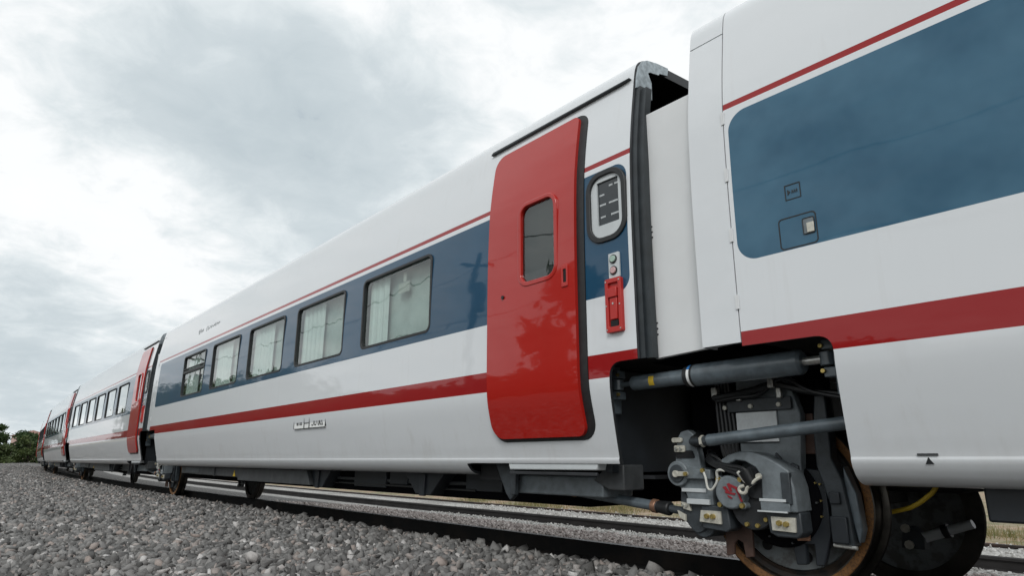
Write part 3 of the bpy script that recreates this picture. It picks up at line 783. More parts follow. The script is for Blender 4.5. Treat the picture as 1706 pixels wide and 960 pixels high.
MB().box((C1(5.5), .45, .42), (7.9, .3, .16)).build('equipment_box', M['bulk'], car1, bevel=.01)


# ------------------------------------------------------------------ single-axle running gear under each joint
def bolt(mb, x, y, z, r=.012): mb.cyl((x, y, z), (x, y - .014, z), r, r * .9, seg=8)

def build_gear():
    global OFF
    OFF = Vector((.5, 1.47, -.11))
    root = empty('wheel_unit', OFF)
    def wheel(yf, sgn, zc=.370):
        r = .478; c = (.5, yf, zc)
        prof = [(.10, .02), (.16, .050), (.26, .062), (.335, .058), (.368, .046), (.372, .052)]
        w = MB(); w.lathe([(p[0], p[1] * sgn) for p in prof] + [(.40, .1 * sgn), (.10, .11 * sgn)], c, 64)
        wo = w.build('wheel', M['wheelplate'], root)
        t = MB(); t.lathe([(.424, .018 * sgn), (.428, -.001 * sgn), (.434, -.005 * sgn), (r - .012, -.005 * sgn), (r - .006, .0 * sgn)], c, 72, cap=False).build('rim', M['rust'], wo)
        t = MB(); t.lathe([(.371, .060 * sgn), (.376, .046 * sgn), (.395, .050 * sgn), (.418, .040 * sgn), (.424, .0175 * sgn)], c, 72, cap=False).build('rim_recess', M['rimdark'], wo)
        t = MB(); t.lathe([(r - .007, -.002 * sgn), (r - .002, .002 * sgn), (r - .001, .008 * sgn)], c, 72, cap=False).build('rim_edge', M['tread'], wo)
        t = MB(); t.lathe([(.42, .006 * sgn), (r - .004, .004 * sgn), (r, .012 * sgn), (r + .003, .085 * sgn), (r + .012, .095 * sgn), (r + .030, .105 * sgn), (r + .033, .118 * sgn), (r + .025, .130 * sgn), (.40, .135 * sgn)], c, 72, cap=False).build('tyre', M['tread'], wo)
        h = MB()
        for k in range(8):
            a = k * math.pi / 4 + .2; x, z = c[0] + .305 * math.cos(a), c[2] + .305 * math.sin(a)
            h.cyl((x, yf + .052 * sgn, z), (x, yf + .08 * sgn, z), .030, seg=16)
        pieces(h, 'wheel_hole', M['dark'], wo)
        d = MB(); d.lathe([(.06, -.09 * sgn), (.235, -.09 * sgn), (.245, -.08 * sgn), (.245, -.035 * sgn), (.06, -.03 * sgn)], c, 48)
        d.build('brake_disc', M['void'], wo)
        bl = MB()
        for k in range(10):
            a = k * 2 * math.pi / 10; bolt(bl, c[0] + (.20 if k % 2 else .225) * math.cos(a), yf - .09 * sgn, c[2] + (.20 if k % 2 else .225) * math.sin(a), .006)
        pieces(bl, 'disc_bolt', M['skirt'], wo)
        return wo
    wheel(.62, 1)
    wheel(2.32, -1, .245)
    MB().box((.5, 1.47, .42), (.22, 1.2, .22)).box((.5, 1.2, .75), (.34, .5, .6)).build('axle_beam', M['under'], root, bevel=.01)

    # upper yaw damper
    Y = .20; ax = lambda x: 1.0635 + .013 * (x - .3)
    dp = MB(); dp.cyl((-.20, Y, ax(-.2)), (.205, Y, ax(.205)), .046, seg=32); dp.cyl((-.31, Y, ax(-.31)), (-.2, Y, ax(-.2)), .016, seg=14)
    dp.cyl((-.215, Y, ax(-.215)), (-.20, Y, ax(-.2)), .034, .046, seg=32)
    dm = dp.build('damper', M['steelgrey'], root, bevel=.003)
    MB().cyl((.262, Y, ax(.26)), (.885, Y, ax(.885)), .064, seg=40).cyl((.885, Y, ax(.885)), (.900, Y, ax(.9)), .064, .05, seg=40).build('damper_sleeve', M['steelgrey'], dm)
    pieces(MB().cyl((.2, Y, ax(.2)), (.232, Y, ax(.23)), .060, seg=32).cyl((.25, Y, ax(.25)), (.264, Y, ax(.26)), .0655, seg=32), 'damper_ring', M['black'], dm)
    MB().cyl((.230, Y, ax(.23)), (.252, Y, ax(.25)), .0625, seg=32).build('white_band', M['whitemark'], dm)
    mb = MB(); mb.lathe([(.0635, 0), (.0635, .001)], (0, 0, 0), 3); mb.bm.clear()
    for a0 in range(-150, -70, 10):
        a = R(a0); a2 = R(a0 + 10.3); q = [(.231, a), (.251, a), (.251, a2), (.231, a2)]
        mb.bm.faces.new([mb.bm.verts.new((x, Y + .0640 * math.cos(t) , ax(.24) - .0640 * math.sin(t) * -1)) for x, t in [(x_, R(180) - (t_ + R(180))) for x_, t_ in q]])
    mb.build('blue_band', M['bluemark'], dm, smooth=0)
    mb = MB()
    for a0 in range(150, 215, 8):
        a, a2 = R(a0), R(a0 + 8.2); mb.bm.faces.new([mb.bm.verts.new((x, Y + .0468 * math.cos(t), ax(-.03) + .0468 * math.sin(t))) for x, t in ((-.055, a), (-.015, a), (-.015, a2), (-.055, a2))])
    mb.build('yellow_sticker', M['yellow'], dm, smooth=0)
    MB().cyl((.895, Y, ax(.9)), (1.0, Y, ax(1.0)), .022, seg=18).build('damper_rod', M['zinc'], dm)
    for xe, nm in ((-.335, 'damper_eye'), (1.020, 'damper_eye')):
        MB().cyl((xe, Y, ax(xe) - .034), (xe, Y, ax(xe) + .034), 0.036, seg=20).build(nm, M['steelgrey'], dm, bevel=.004)
        mb = MB()
        for s in (-1, 1): mb.box((xe + (.03 if xe > 0 else -.02), Y + .01, ax(xe) + s * .068), (.09, .075, .050))
        bx = 1.075 if xe > 0 else -.385
        mb.box((bx, Y + .02, ax(xe) - .01), (.03, .10, .34)); pieces(mb, 'damper_bracket', M['steelgrey'], dm, bevel=.006)
        mb = MB()
        for s in (-1, 1): bolt(mb, xe - (.012 if xe > 0 else -.03), Y - .03, ax(xe) + s * .062, .012)
        pieces(mb, 'damper_bolt', M['brass'], dm)
    # radius rods
    rd = MB().cyl((.235, .31, .699), (1.13, .31, .775), .034, seg=28).build('radius_rod', M['steelgrey'], root, bevel=.003)
    MB().cyl((.10, .33, .694), (.21, .312, .697), .020, seg=16).cyl((.205, .31, .6965), (.235, .31, .699), .030, seg=10).build('rod_end', M['castdark'], rd, bevel=.003)
    MB().cyl((.188, .31, .695), (.206, .31, .6965), .034, seg=6).build('rod_nut', M['cream'], rd)
    r2 = MB().cyl((-1.02, .43, .377), (-.24, .43, .306), .032, seg=24).build('radius_rod', M['steelgrey'], root)
    pieces(MB().cyl((-1.00, .43, .3755), (-.965, .43, .372), .039, seg=20).cyl((-.285, .43, .310), (-.25, .43, .3065), .042, seg=20), 'rod_collar', M['copper'], r2, bevel=.003)
    pieces(MB().cyl((-.249, .43, .3064), (-.150, .43, .298), .036, .044, seg=22).cyl((-1.12, .43, .386), (-1.002, .43, .3755), .042, seg=18), 'rod_boot', M['black'], r2, bevel=.01)
    MB().cyl((-.149, .43, .298), (-.04, .43, .288), .024, seg=16).build('rod_pin', M['castdark'], r2)

    # bearing and bracket casting at the left
    y0, y1 = .36, .50
    hs = MB(); hs.prism([(-.085, .51), (-.060, .66), (-.048, .72), (-.020, .757), (.030, .768), (.068, .742), (.080, .70), (.098, .62), (.112, .51)], .40, .46)
    hs.cyl((-.035, y0, .510), (-.035, .56, .510), .074, seg=36)
    hs.prism([(-.105, .47), (.0, .405), (.02, .335), (.185, .335), (.188, .53), (.10, .545), (.0, .56), (-.08, .56)], .385, .50)
    hs.box((.115, .375, .508), (.17, .05, .055))
    cst = hs.build('bearing_housing', M['castgrey'], root, bevel=.006)
    MB().cyl((-.035, .352, .510), (-.035, .37, .510), .052, seg=32).build('bearing_cap', M['castdark'], cst, bevel=.003)
    MB().prism(arcpoly([(-.062, .60), (-.055, .645), (.060, .645), (.074, .60)], (0, 1, 2, 3), .012), .394, .41).build('bracket_window', M['dark'], cst, smooth=0)
    pieces(MB().box((.09, .40, .352), (.155, .06, .030)).box((.06, .384, .415), (.17, .012, .022)), 'housing_ledge', M['lgrey'], cst, bevel=.003)
    lk = MB().prism(rr(-.045, .056, .495, .523, .013), .335, .349).ring(rr(-.053, -.013, .488, .528, .019), rr(-.042, -.024, .499, .517, .008), .333, .351)
    lk.build('link_plate', M['cream'], cst, bevel=.002)
    pieces(MB().prism(rr(-.078, -.004, .693, .722, .012), .380, .398).prism(rr(-.066, .012, .635, .676, .010), .384, .398), 'clamp_plate', M['cream'], cst, bevel=.003)
    mb = MB(); bolt(mb, -.043, .384, .656, .010); bolt(mb, -.012, .384, .656, .010); pieces(mb, 'clamp_bolt', M['zinc'], cst)
    mb = MB(); bolt(mb, .045, .335, .509, .013); bolt(mb, .155, .352, .530, .014); pieces(mb, 'link_bolt', M['brass'], cst)
    MB().cyl((.02, .52, .71), (.11, .36, .694), .058, .030, seg=24).build('rod_bush', M['black'], cst)
    lo = MB().prism(arcpoly([(-.055, .41), (.02, .37), (.11, .36), (.12, .20), (.04, .165), (-.02, .22), (-.06, .33)], (3, 4, 5), .03), .41, .52); lo.cyl((.08, .42, .235), (.08, .60, .235), .085, seg=24)
    lob = lo.build('lower_arm', M['castdark'], root, bevel=.006)
    pieces(MB().prism([(-.045, .345), (.015, .335), (.022, .296), (-.030, .306)], .392, .41).prism([(-.075, .295), (-.02, .272), (-.02, .235), (-.06, .255)], .392, .41), 'clamp_plate', M['cream'], lob, bevel=.002)
    mb = MB(); bolt(mb, -.030, .396, .326, .008); bolt(mb, -.005, .396, .321, .008); pieces(mb, 'clamp_bolt', M['zinc'], lob)

    # arch-shaped axle box yoke
    out = [(.225, .545), (.262, .585), (.320, .618), (.395, .637), (.470, .632), (.545, .608), (.620, .568), (.672, .535), (.694, .45), (.700, .325), (.505, .325), (.508, .42), (.512, .505), (.485, .548), (.425, .580), (.370, .588), (.310, .565), (.262, .525)]
    ar = MB().prism(out, .36, .52).build('yoke', M['castgrey'], root, bevel=.008)
    MB().box((.655, .362, .445), (.05, .03, .16)).build('yoke_recess', M['castdark'], ar, bevel=.004)
    MB().box((.585, .362, .352), (.165, .03, .052)).build('yoke_foot', M['castgrey'], ar, bevel=.004)
    pieces(MB().box((.575, .348, .383), (.15, .008, .014)).box((.568, .348, .325), (.17, .008, .008)), 'yoke_edge', M['lgrey'], ar, smooth=0)
    # bolted feet, left and right
    for (pts, pp, bb) in (([(.10, .335), (.275, .335), (.285, .215), (.26, .195), (.10, .205)], [(.105, .306), (.235, .306), (.235, .236), (.092, .242)], ((.150, .276), (.190, .276))),
                          ([(.505, .325), (.700, .325), (.702, .225), (.675, .195), (.56, .195), (.520, .212)], [(.540, .298), (.676, .298), (.672, .225), (.542, .228)], ((.590, .268), (.628, .265)))):
        ft = MB().prism(pts, .385, .50).build('foot', M['castdark'], root, bevel=.008)
        MB().prism(pp, .372, .388).build('foot_plate', M['cream'], ft, bevel=.002)
        mb = MB()
        for x, z in bb: mb.cyl((x, .372, z), (x, .352, z), .0145, seg=6)
        pieces(mb, 'foot_bolt', M['brass'], ft)
    # axle end: black ring and round cover with a red emblem
    bk = MB(); bk.cyl((.42, .40, .345), (.42, .60, .345), .128, seg=40); bk.cyl((.46, .385, .47), (.46, .50, .47), .09, seg=30)
    bko = bk.build('axle_end', M['under'], root, bevel=.006)
    mb = MB()
    for a in (250, 285, 320, 40, 75): bolt(mb, .42 + .105 * math.cos(R(a)), .40, .345 + .105 * math.sin(R(a)), .013)
    pieces(mb, 'ring_bolt', M['brass'], bko)
    cv = MB(); cv.cyl((.322, .352, .415), (.322, .42, .415), .092, seg=44); cv.cyl((.322, .342, .415), (.322, .352, .415), .084, .092, seg=44)
    for a in (45, 135, 225, 315): cv.cyl((.322 + .098 * math.cos(R(a)), .356, .415 + .098 * math.sin(R(a))), (.322 + .098 * math.cos(R(a)), .42, .415 + .098 * math.sin(R(a))), .020, seg=14)
    cvo = cv.build('axle_cover', M['castgrey'], bko, bevel=.003)
    mb = MB()
    for a in (45, 135, 225, 315): bolt(mb, .322 + .098 * math.cos(R(a)), .356, .415 + .098 * math.sin(R(a)), .0155)
    pieces(mb, 'cover_bolt', M['brass'], cvo)
    em = MB()
    for q in ([(0.283, 0.442), (0.304, 0.446), (0.325, 0.417), (0.311, 0.411)], [(0.312, 0.459), (0.329, 0.464), (0.343, 0.421), (0.331, 0.416)], [(0.323, 0.463), (0.380, 0.441), (0.372, 0.430), (0.331, 0.446)],
              [(0.365, 0.432), (0.382, 0.431), (0.401, 0.368), (0.392, 0.367)], [(0.295, 0.419), (0.363, 0.411), (0.359, 0.400), (0.302, 0.409)], [(0.312, 0.400), (0.341, 0.386), (0.336, 0.379), (0.316, 0.388)]):
        em.prism(q, .339 - .0004 * len(em.bm.verts) / 8, .345)
    em.build('emblem', M['redmark'], cvo, smooth=0)
    # rail guard irons
    MB().prism([(.150, .33), (.330, .33), (.322, .06), (.272, .05), (.262, .13), (.232, .145), (.205, .12), (.200, .06), (.150, .05)], .535, .555).build('rail_guard', M['brown'], root, bevel=.004)
    MB().prism([(.60, .31), (.655, .30), (.675, .255), (.668, .175), (.60, .170)], .515, .53).build('rust_plate', M['copper'], root, bevel=.003)
    mb = MB(); bolt(mb, .640, .515, .285, .010); bolt(mb, .640, .515, .215, .010); pieces(mb, 'plate_bolt', M['brass'], root)
    # brake caliper hanging over the wheel
    ca = MB().prism([(0.641, 0.548), (0.772, 0.534), (0.771, 0.215), (0.717, 0.055), (0.672, 0.050), (0.675, 0.156), (0.625, 0.152), (0.623, 0.050), (0.566, 0.044), (0.552, 0.154), (0.598, 0.174)], .548, .585).build('brake_caliper', M['bulk'], root, bevel=.006)
    mb = MB()
    for x, z in ((.67, .47), (.72, .47), (.745, .465), (.70, .40), (.74, .38), (.70, .32), (.735, .30), (.68, .26)): bolt(mb, x, .548, z, .006)
    pieces(mb, 'caliper_bolt', M['brass'], ca)
    # brake lever and shoe
    bl = MB().prism([(.785, .93), (.845, .93), (.838, .60), (.880, .49), (.900, .30), (.905, .166), (.800, .170), (.805, .36), (.780, .47), (.755, .56), (.760, .75)], .50, .585)
    blo = bl.build('brake_lever', M['castdark'], root, bevel=.008)
    pieces(MB().box((.845, .492, .245), (.085, .02, .13)).box((.838, .492, .40), (.055, .02, .06)), 'shoe_block', M['bulk'], blo, bevel=.006)
    MB().cyl((.80, .505, .168), (.915, .505, .163), .010, seg=10).build('brake_pin', M['zinc'], blo)
    MB().prism([(.88, .56), (.93, .42), (.94, .25), (.915, .18), (.895, .3), (.875, .48)], .53, .60).build('brake_shoe', M['steelgrey'], blo, bevel=.008)
    # suspension pillar with plate, clamp bar, hoses
    pi = MB().prism([(.315, .50), (.322, 1.04), (.643, 1.05), (.700, .834), (.667, .50)], .50, .56).build('pillar', M['castgrey'], root, bevel=.006)
    MB().box((.442, .492, .773), (.252, .012, .168)).build('label_plate', M['label_white'], pi, bevel=.002)
    br = MB().prism(rr(.268, .666, .862, .934, .012), .475, .495).build('clamp_bar', M['castdark'], pi, bevel=.003)
    mb = MB()
    for x in (.258, .425, .598): bolt(mb, x, .475, .890, .014)
    pieces(mb, 'bar_bolt', M['cream'], br)
    mb = MB()
    for x in (.361, .612): mb.box((x, .462, .952), (.030, .026, .058))
    mb.box((.207, .46, .985), (.04, .04, .06)).box((.589, .43, 1.02), (.036, .04, .08)); pieces(mb, 'hose_clamp', M['zinc'], br, bevel=.005)
    MB().prism([(.51, .50), (.667, .50), (.665, .56), (.63, .575), (.61, .545), (.585, .555), (.572, .60), (.545, .63), (.535, .60), (.52, .56)], .478, .498).build('pillar_rib', M['castdark'], pi, bevel=.003)
    MB().box((.69, .59, .73), (.075, .02, .22)).build('rust_block', M['brown'], root, bevel=.006)
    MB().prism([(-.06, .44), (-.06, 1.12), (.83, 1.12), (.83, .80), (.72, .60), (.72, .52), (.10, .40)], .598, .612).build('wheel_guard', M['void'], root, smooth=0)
    hz = MB()
    for k in range(5): hz.tube([(.17 + .026 * k, .53 - .008 * k, 1.04), (.18 + .024 * k, .51, .93), (.19 + .026 * k, .50, .80), (.205 + .025 * k, .49, .66), (.24 + .02 * k, .47, .57)], .0125, 8)
    hz.tube([(.20, .45, .95), (.35, .44, .962), (.48, .43, .975), (.60, .44, 1.0), (.78, .47, .95), (1.12, .5, .90)], .020, 8)
    hz.tube([(.22, .45, .93), (.36, .44, .943), (.5, .44, .95), (.66, .43, 1.03), (.82, .43, .94), (1.12, .45, .87)], .012, 8)
    for k in range(3): hz.tube([(.12 + .02 * k, .50, .640 - .015 * k), (.17, .40 - .01 * k, .635 - .02 * k), (.235, .345, .585 - .012 * k), (.33, .335, .560 - .014 * k), (.42, .335, .545 - .02 * k), (.455, .345, .50)], .0115, 8)
    hz.tube([(.18, .42, .60), (.21, .36, .62), (.25, .36, .60), (.29, .37, .56)], .010, 8)
    hz.cyl((.438, .33, .535), (.470, .345, .455), .038, .034, seg=20)
    hz.build('hose', M['hose'], root)
    cb = MB(); cb.tube([(.155, .35, .528), (.178, .338, .49), (.190, .334, .435), (.215, .334, .425), (.242, .338, .455), (.255, .34, .485)], .007, 8)
    cb.tube([(.252, .345, .49), (.258, .335, .525), (.285, .33, .535), (.31, .335, .53)], .008, 8)
    cb.tube([(.398, .325, .525), (.42, .325, .50), (.435, .325, .48), (.455, .322, .465)], .012, 8)
    cb.build('pale_wire', M['cablewhite'], root)
    sl = MB(); sl.tube([(.430, .325, .452), (.408, .322, .447), (.398, .322, .430), (.412, .322, .414), (.436, .322, .418), (.446, .322, .440), (.470, .32, .458), (.498, .325, .483), (.52, .335, .50)], .0095, 8)
    bolt(sl, .512, .345, .503, .018); sl.build('sling', M['cream'], root)
    # far-side damper, cable and bracket seen below the near car
    fd = MB().cyl((.705, 1.9, .092), (.86, 1.9, .148), .032, seg=20).cyl((.88, 1.9, .155), (1.02, 1.9, .205), .027, seg=20).build('damper', M['lgrey'], root)
    pieces(MB().cyl((.85, 1.9, .145), (.885, 1.9, .157), .042, seg=20).cyl((.66, 1.9, .076), (.705, 1.9, .092), .036, seg=20), 'damper_ring', M['black'], fd)
    fb = MB().prism([(.60, .03), (.74, .03), (.75, .10), (.68, .17), (.62, .16)], 1.86, 1.95).build('damper_bracket', M['castdark'], fd, bevel=.006)
    mb = MB()
    for x, z in ((.645, .155), (.655, .055)): mb.cyl((x, 1.86, z), (x, 1.84, z), .028, seg=8)
    pieces(mb, 'damper_bolt', M['cream'], fd)
    MB().tube([(.93, .9, .315), (.99, .9, .330), (1.05, .9, .350), (1.12, .9, .395), (1.18, .9, .46), (1.2, .95, .6)], .012, 8).build('yellow_cable', M['yellow'], root)
    MB().box((1.02, 1.75, .62), (.5, 1.5, .40)).build('traction_frame', M['dark'], root, bevel=.02)
    return root
OFF = Vector((0, 0, 0))
gear = build_gear(); OFF = Vector((0, 0, 0))
tag(gear, 'grey wheel unit with rusty rim and long rods in the gap before the nearest railcar', 'wheel unit', 'wheel units between the railcars')
glab = ['dark wheel unit below the gap left of the curtained railcar', 'small dark wheel unit below the gap between third and fourth railcars',
        'small dark wheel unit below the gap between fourth and fifth railcars', 'tiny dark wheel unit below the fifth railcar, near the bushes', 'tiny dark wheel unit under the farthest railcars, last in the row']
for k in range(1, 6):
    c = copy_tree(gear); p, a = joint(k); c.location = (p.x, p.y, -.11); c.rotation_euler = (0, 0, a)
    c.rotation_euler = (0, 0, math.atan2((joint(k - 1)[0] - joint(k + 1)[0]).y, (joint(k - 1)[0] - joint(k + 1)[0]).x))
    tag(c, glab[k - 1], 'wheel unit', 'wheel units between the railcars')


# ------------------------------------------------------------------ crushed stone
def hull_variants(n, npts):
    out = []
    for i in range(n):
        bm = bmesh.new()
        for k in range(npts):
            v = RNG.normal(size=3); v /= np.linalg.norm(v); v *= RNG.uniform(.80, 1.08)
            v *= np.array([1.25, .95, .58]) * RNG.uniform(.85, 1.15, 3)
            bm.verts.new(v)
        r = bmesh.ops.convex_hull(bm, input=bm.verts[:])
        bmesh.ops.delete(bm, geom=[v for v in bm.verts if not v.link_faces], context='VERTS')
        bmesh.ops.triangulate(bm, faces=bm.faces[:]); bm.verts.index_update()
        out.append((np.array([v.co[:] for v in bm.verts]), np.array([[v.index for v in f.verts] for f in bm.faces]))); bm.free()
    return out

def stones(name, pts, rad, material, label, npts=16, nvar=14):
    """pts (N,3), rad (N,): one mesh of individually shaped and turned stones"""
    HV = hull_variants(nvar, npts); var = RNG.integers(0, nvar, len(pts)); V, F, C = [], [], []; base = 0
    for k, (hv, hf) in enumerate(HV):
        ii = np.where(var == k)[0]
        if not len(ii): continue
        q = RNG.normal(size=(len(ii), 4)); q[:, 1:3] *= .45; q /= np.linalg.norm(q, axis=1)[:, None]
        w, x, y, z = q.T
        Rm = np.stack([1 - 2 * (y * y + z * z), 2 * (x * y - z * w), 2 * (x * z + y * w), 2 * (x * y + z * w), 1 - 2 * (x * x + z * z), 2 * (y * z - x * w), 2 * (x * z - y * w), 2 * (y * z + x * w), 1 - 2 * (x * x + y * y)], 1).reshape(-1, 3, 3)
        vv = np.einsum('nij,vj->nvi', Rm, hv) * (rad[ii, None, None] * RNG.uniform(.8, 1.2, (len(ii), 1, 3))) + pts[ii, None, :]
        ff = hf[None] + (np.arange(len(ii)) * len(hv))[:, None, None] + base
        V.append(vv.reshape(-1, 3)); F.append(ff.reshape(-1, 3)); base += len(ii) * len(hv)
        C.append(np.repeat(RNG.random(len(ii)), len(hf)))
    V = np.concatenate(V); F = np.concatenate(F); C = np.concatenate(C)
    me = bpy.data.meshes.new(name); me.vertices.add(len(V)); me.vertices.foreach_set('co', V.astype(np.float32).ravel())
    me.loops.add(len(F) * 3); me.loops.foreach_set('vertex_index', F.astype(np.int32).ravel())
    me.polygons.add(len(F)); me.polygons.foreach_set('loop_start', np.arange(0, len(F) * 3, 3, dtype=np.int32))
    me.update(calc_edges=True)
    at = me.attributes.new('rnd', 'FLOAT', 'FACE'); at.data.foreach_set('value', C.astype(np.float32))
    o = link(name, me, material); tag(o, label, 'stones', kind='stuff'); return o

def stone_mat(name, cols):
    m = bpy.data.materials.new(name); m.use_nodes = True; nt = m.node_tree; nb = NB(nt); p = nt.nodes['Principled BSDF']
    a = nb.n('ShaderNodeAttribute', attribute_name='rnd'); t = nb.n('ShaderNodeTexCoord').outputs['Object']
    c = nb.ramp(a.outputs['Fac'], cols)
    c = nb.mix(nb.smooth(nb.noise(t, 55, 5, .7), .3, .75), nb.mix(.28, c, (0.05, .048, .046)), c)
    c = nb.mix(nb.m('MULTIPLY', nb.smooth(nb.noise(t, .8, 4, .6), .4, .7), .35), c, nb.mix(.4, c, (0.19, .178, .162)))
    nb.put(p.inputs['Base Color'], c); p.inputs['Roughness'].default_value = .82; p.inputs['Specular IOR Level'].default_value = .35
    bn = nb.n('ShaderNodeBump'); bn.inputs['Strength'].default_value = .6; bn.inputs['Distance'].default_value = .006
    nb.put(bn.inputs['Height'], nb.noise(t, 90, 5, .65)); nt.links.new(bn.outputs[0], p.inputs['Normal']); return m
M['stone'] = stone_mat('crushed_stone', STC)
M['pinkstone'] = stone_mat('pinkish_crushed_stone', [(0, (0.26, 0.22, 0.205)), (.4, (0.45, 0.385, 0.36)), (.8, (0.58, 0.51, 0.48)), (1, (0.70, 0.65, 0.62))])

CAM = np.array([2.485, -3.053])
def scatter(s0, s1, t0, t1, dens, rmin, rmode, rmax, dmin=0, dmax=1e9, sight=True):
    n = int((s1 - s0) * (t1 - t0) * dens); s = RNG.uniform(s0, s1, n); t = RNG.uniform(t0, t1, n)
    a = np.maximum(0, TS - s) / TR; rr_ = TR - t
    x = np.where(s < TS, TS - rr_ * np.sin(a), s); y = np.where(s < TS, 1.47 + TR - rr_ * np.cos(a), 1.47 + t)
    d = np.hypot(x - CAM[0], y - CAM[1]); k = (d >= dmin) & (d < dmax)
    if sight:      # keep the wedge the camera and its neighbours can see, with a wide margin
        ang = np.degrees(np.arctan2(-(x - CAM[0]), (y - CAM[1]))); k &= (ang > 0) & (ang < 102)
    s, t, x, y = s[k], t[k], x[k], y[k]
    r = RNG.triangular(rmin, rmode, rmax, len(s))
    z = np.array([ballast_h(a_, b_) for a_, b_ in zip(s, t)]) + r * RNG.uniform(-.25, .45, len(s))
    # keep the rail heads clear
    for tc in (.70 - 1.47, 2.235 - 1.47): z = np.where(np.abs(t - tc) < .07, z - .06, z)
    return np.stack([x, y, z], 1), r
Pn, Rn = zip(scatter(-7.5, 3.2, -5.2, -.845, 560, .021, .035, .064, 0, 8.5), scatter(-7.5, 3.2, -5.2, -.845, 420, .012, .020, .030, 0, 8.5), scatter(-26, -3, -4.6, -.845, 380, .022, .035, .060, 8.5, 22), scatter(-75, -18, -6.5, -.87, 80, .034, .048, .075, 22, 80))
stones('ballast_stones', np.concatenate(Pn), np.concatenate(Rn), M['stone'], 'grey crushed stones filling the foreground beside the train', 12, 26)
Pp, Rp = zip(scatter(-14, 3.5, -.55, 3.9, 260, .020, .030, .046, 0, 20, False))
stones('ballast_stones', np.concatenate(Pp), np.concatenate(Rp), M['pinkstone'], 'pinkish crushed stones between the rails under the train', 12)
Pp, Rp = zip(scatter(-12, 4, 3.9, 8.3, 110, .018, .026, .040, 0, 22, False))
M['palestone'] = stone_mat('pale_crushed_stone', [(0, (0.32, 0.31, 0.29)), (.5, (0.50, 0.49, 0.47)), (1, (0.68, 0.67, 0.65))])
stones('gravel_stones', np.concatenate(Pp), np.concatenate(Rp), M['palestone'], 'pale gravel around the neighbouring track', 12)


# ------------------------------------------------------------------ bushes, trees and dry grass
def leaf_mat(name, c1, c2):
    m = bpy.data.materials.new(name); m.use_nodes = True; nt = m.node_tree; nb = NB(nt); p = nt.nodes['Principled BSDF']
    a = nb.n('ShaderNodeAttribute', attribute_name='rnd')
    nb.put(p.inputs['Base Color'], nb.mix(a.outputs['Fac'], c1, c2)); p.inputs['Roughness'].default_value = .6
    tl = nb.n('ShaderNodeBsdfTranslucent'); nb.put(tl.inputs[0], nb.mix(a.outputs['Fac'], c1, c2))
    mx = nb.n('ShaderNodeMixShader'); mx.inputs[0].default_value = .3
    out = nt.nodes['Material Output']; nt.links.new(p.outputs[0], mx.inputs[1]); nt.links.new(tl.outputs[0], mx.inputs[2]); nt.links.new(mx.outputs[0], out.inputs[0])
    return m
M['leafA'] = leaf_mat('dark_green_leaves', (0.020, 0.048, 0.012), (0.060, 0.105, 0.028))
M['leafB'] = leaf_mat('mid_green_leaves', (0.034, 0.058, 0.018), (0.095, 0.125, 0.035))
M['bark'] = mat('bark', (0.045, 0.035, 0.026), .9, var=.3, vscale=8)

def tree(name, loc, h, w, nleaf, material, label, cat='tree', trunk=.3, leaf=.16, seed=0, clumps=12):
    rg = np.random.default_rng(seed); root = empty(name, loc)
    tb = MB(); rs = h * .022 + .03
    top = Vector((rg.uniform(-.1, .1) * w, rg.uniform(-.1, .1) * w, h * .78))
    tb.tube([(0, 0, -.2), (top.x * .3, top.y * .3, h * .25), (top.x * .7, top.y * .7, h * .5), top], [rs, rs * .8, rs * .55, rs * .25], 8)
    cl = []
    for k in range(clumps):
        a = rg.uniform(0, 2 * math.pi); u = rg.uniform(trunk, 1.0); rad = w * .5 * math.sqrt(max(.05, 1 - ((u - .45) / .62) ** 2)) * rg.uniform(.35, .95)
        c = np.array([rad * math.cos(a), rad * math.sin(a), u * h * .93]); cl.append((c, w * rg.uniform(.13, .24)))
        st = Vector((top.x * u * .5, top.y * u * .5, max(.1, c[2] * .55))); tb.tube([st, (st + Vector(c)) / 2 + Vector((0, 0, .05 * h)), Vector(c)], [rs * .4, rs * .25, rs * .1], 6)
    tb.build('trunk', M['bark'], root)
    P_, S_ = [], []
    for c, r in cl:
        n = nleaf // clumps; d = rg.normal(size=(n, 3)); d /= np.linalg.norm(d, axis=1)[:, None]
        P_.append(c + d * (r * rg.uniform(.25, 1.0, (n, 1)) ** .6) * np.array([1, 1, .85]) * (1 + .25 * rg.normal(size=(n, 1)))); S_.append(np.full(n, rg.uniform(0, .35)))
    P_ = np.concatenate(P_); S_ = np.clip(np.concatenate(S_) + rg.uniform(0, .65, len(P_)), 0, 1); n = len(P_)
    u = rg.normal(size=(n, 3)); u /= np.linalg.norm(u, axis=1)[:, None]; v = np.cross(u, rg.normal(size=(n, 3))); v /= np.linalg.norm(v, axis=1)[:, None]
    sz = leaf * rg.uniform(.6, 1.3, (n, 1))
    Q = np.stack([P_ - u * sz, P_ + v * sz * .45, P_ + u * sz, P_ - v * sz * .45], 1).reshape(-1, 3)
    me = bpy.data.meshes.new('crown'); me.vertices.add(4 * n); me.vertices.foreach_set('co', Q.astype(np.float32).ravel())
    me.loops.add(4 * n); me.loops.foreach_set('vertex_index', np.arange(4 * n, dtype=np.int32)); me.polygons.add(n)
    me.polygons.foreach_set('loop_start', np.arange(0, 4 * n, 4, dtype=np.int32)); me.update(calc_edges=True)
    at = me.attributes.new('rnd', 'FLOAT', 'FACE'); at.data.foreach_set('value', S_.astype(np.float32))
    link('crown', me, material, root); tag(root, label, cat); return root

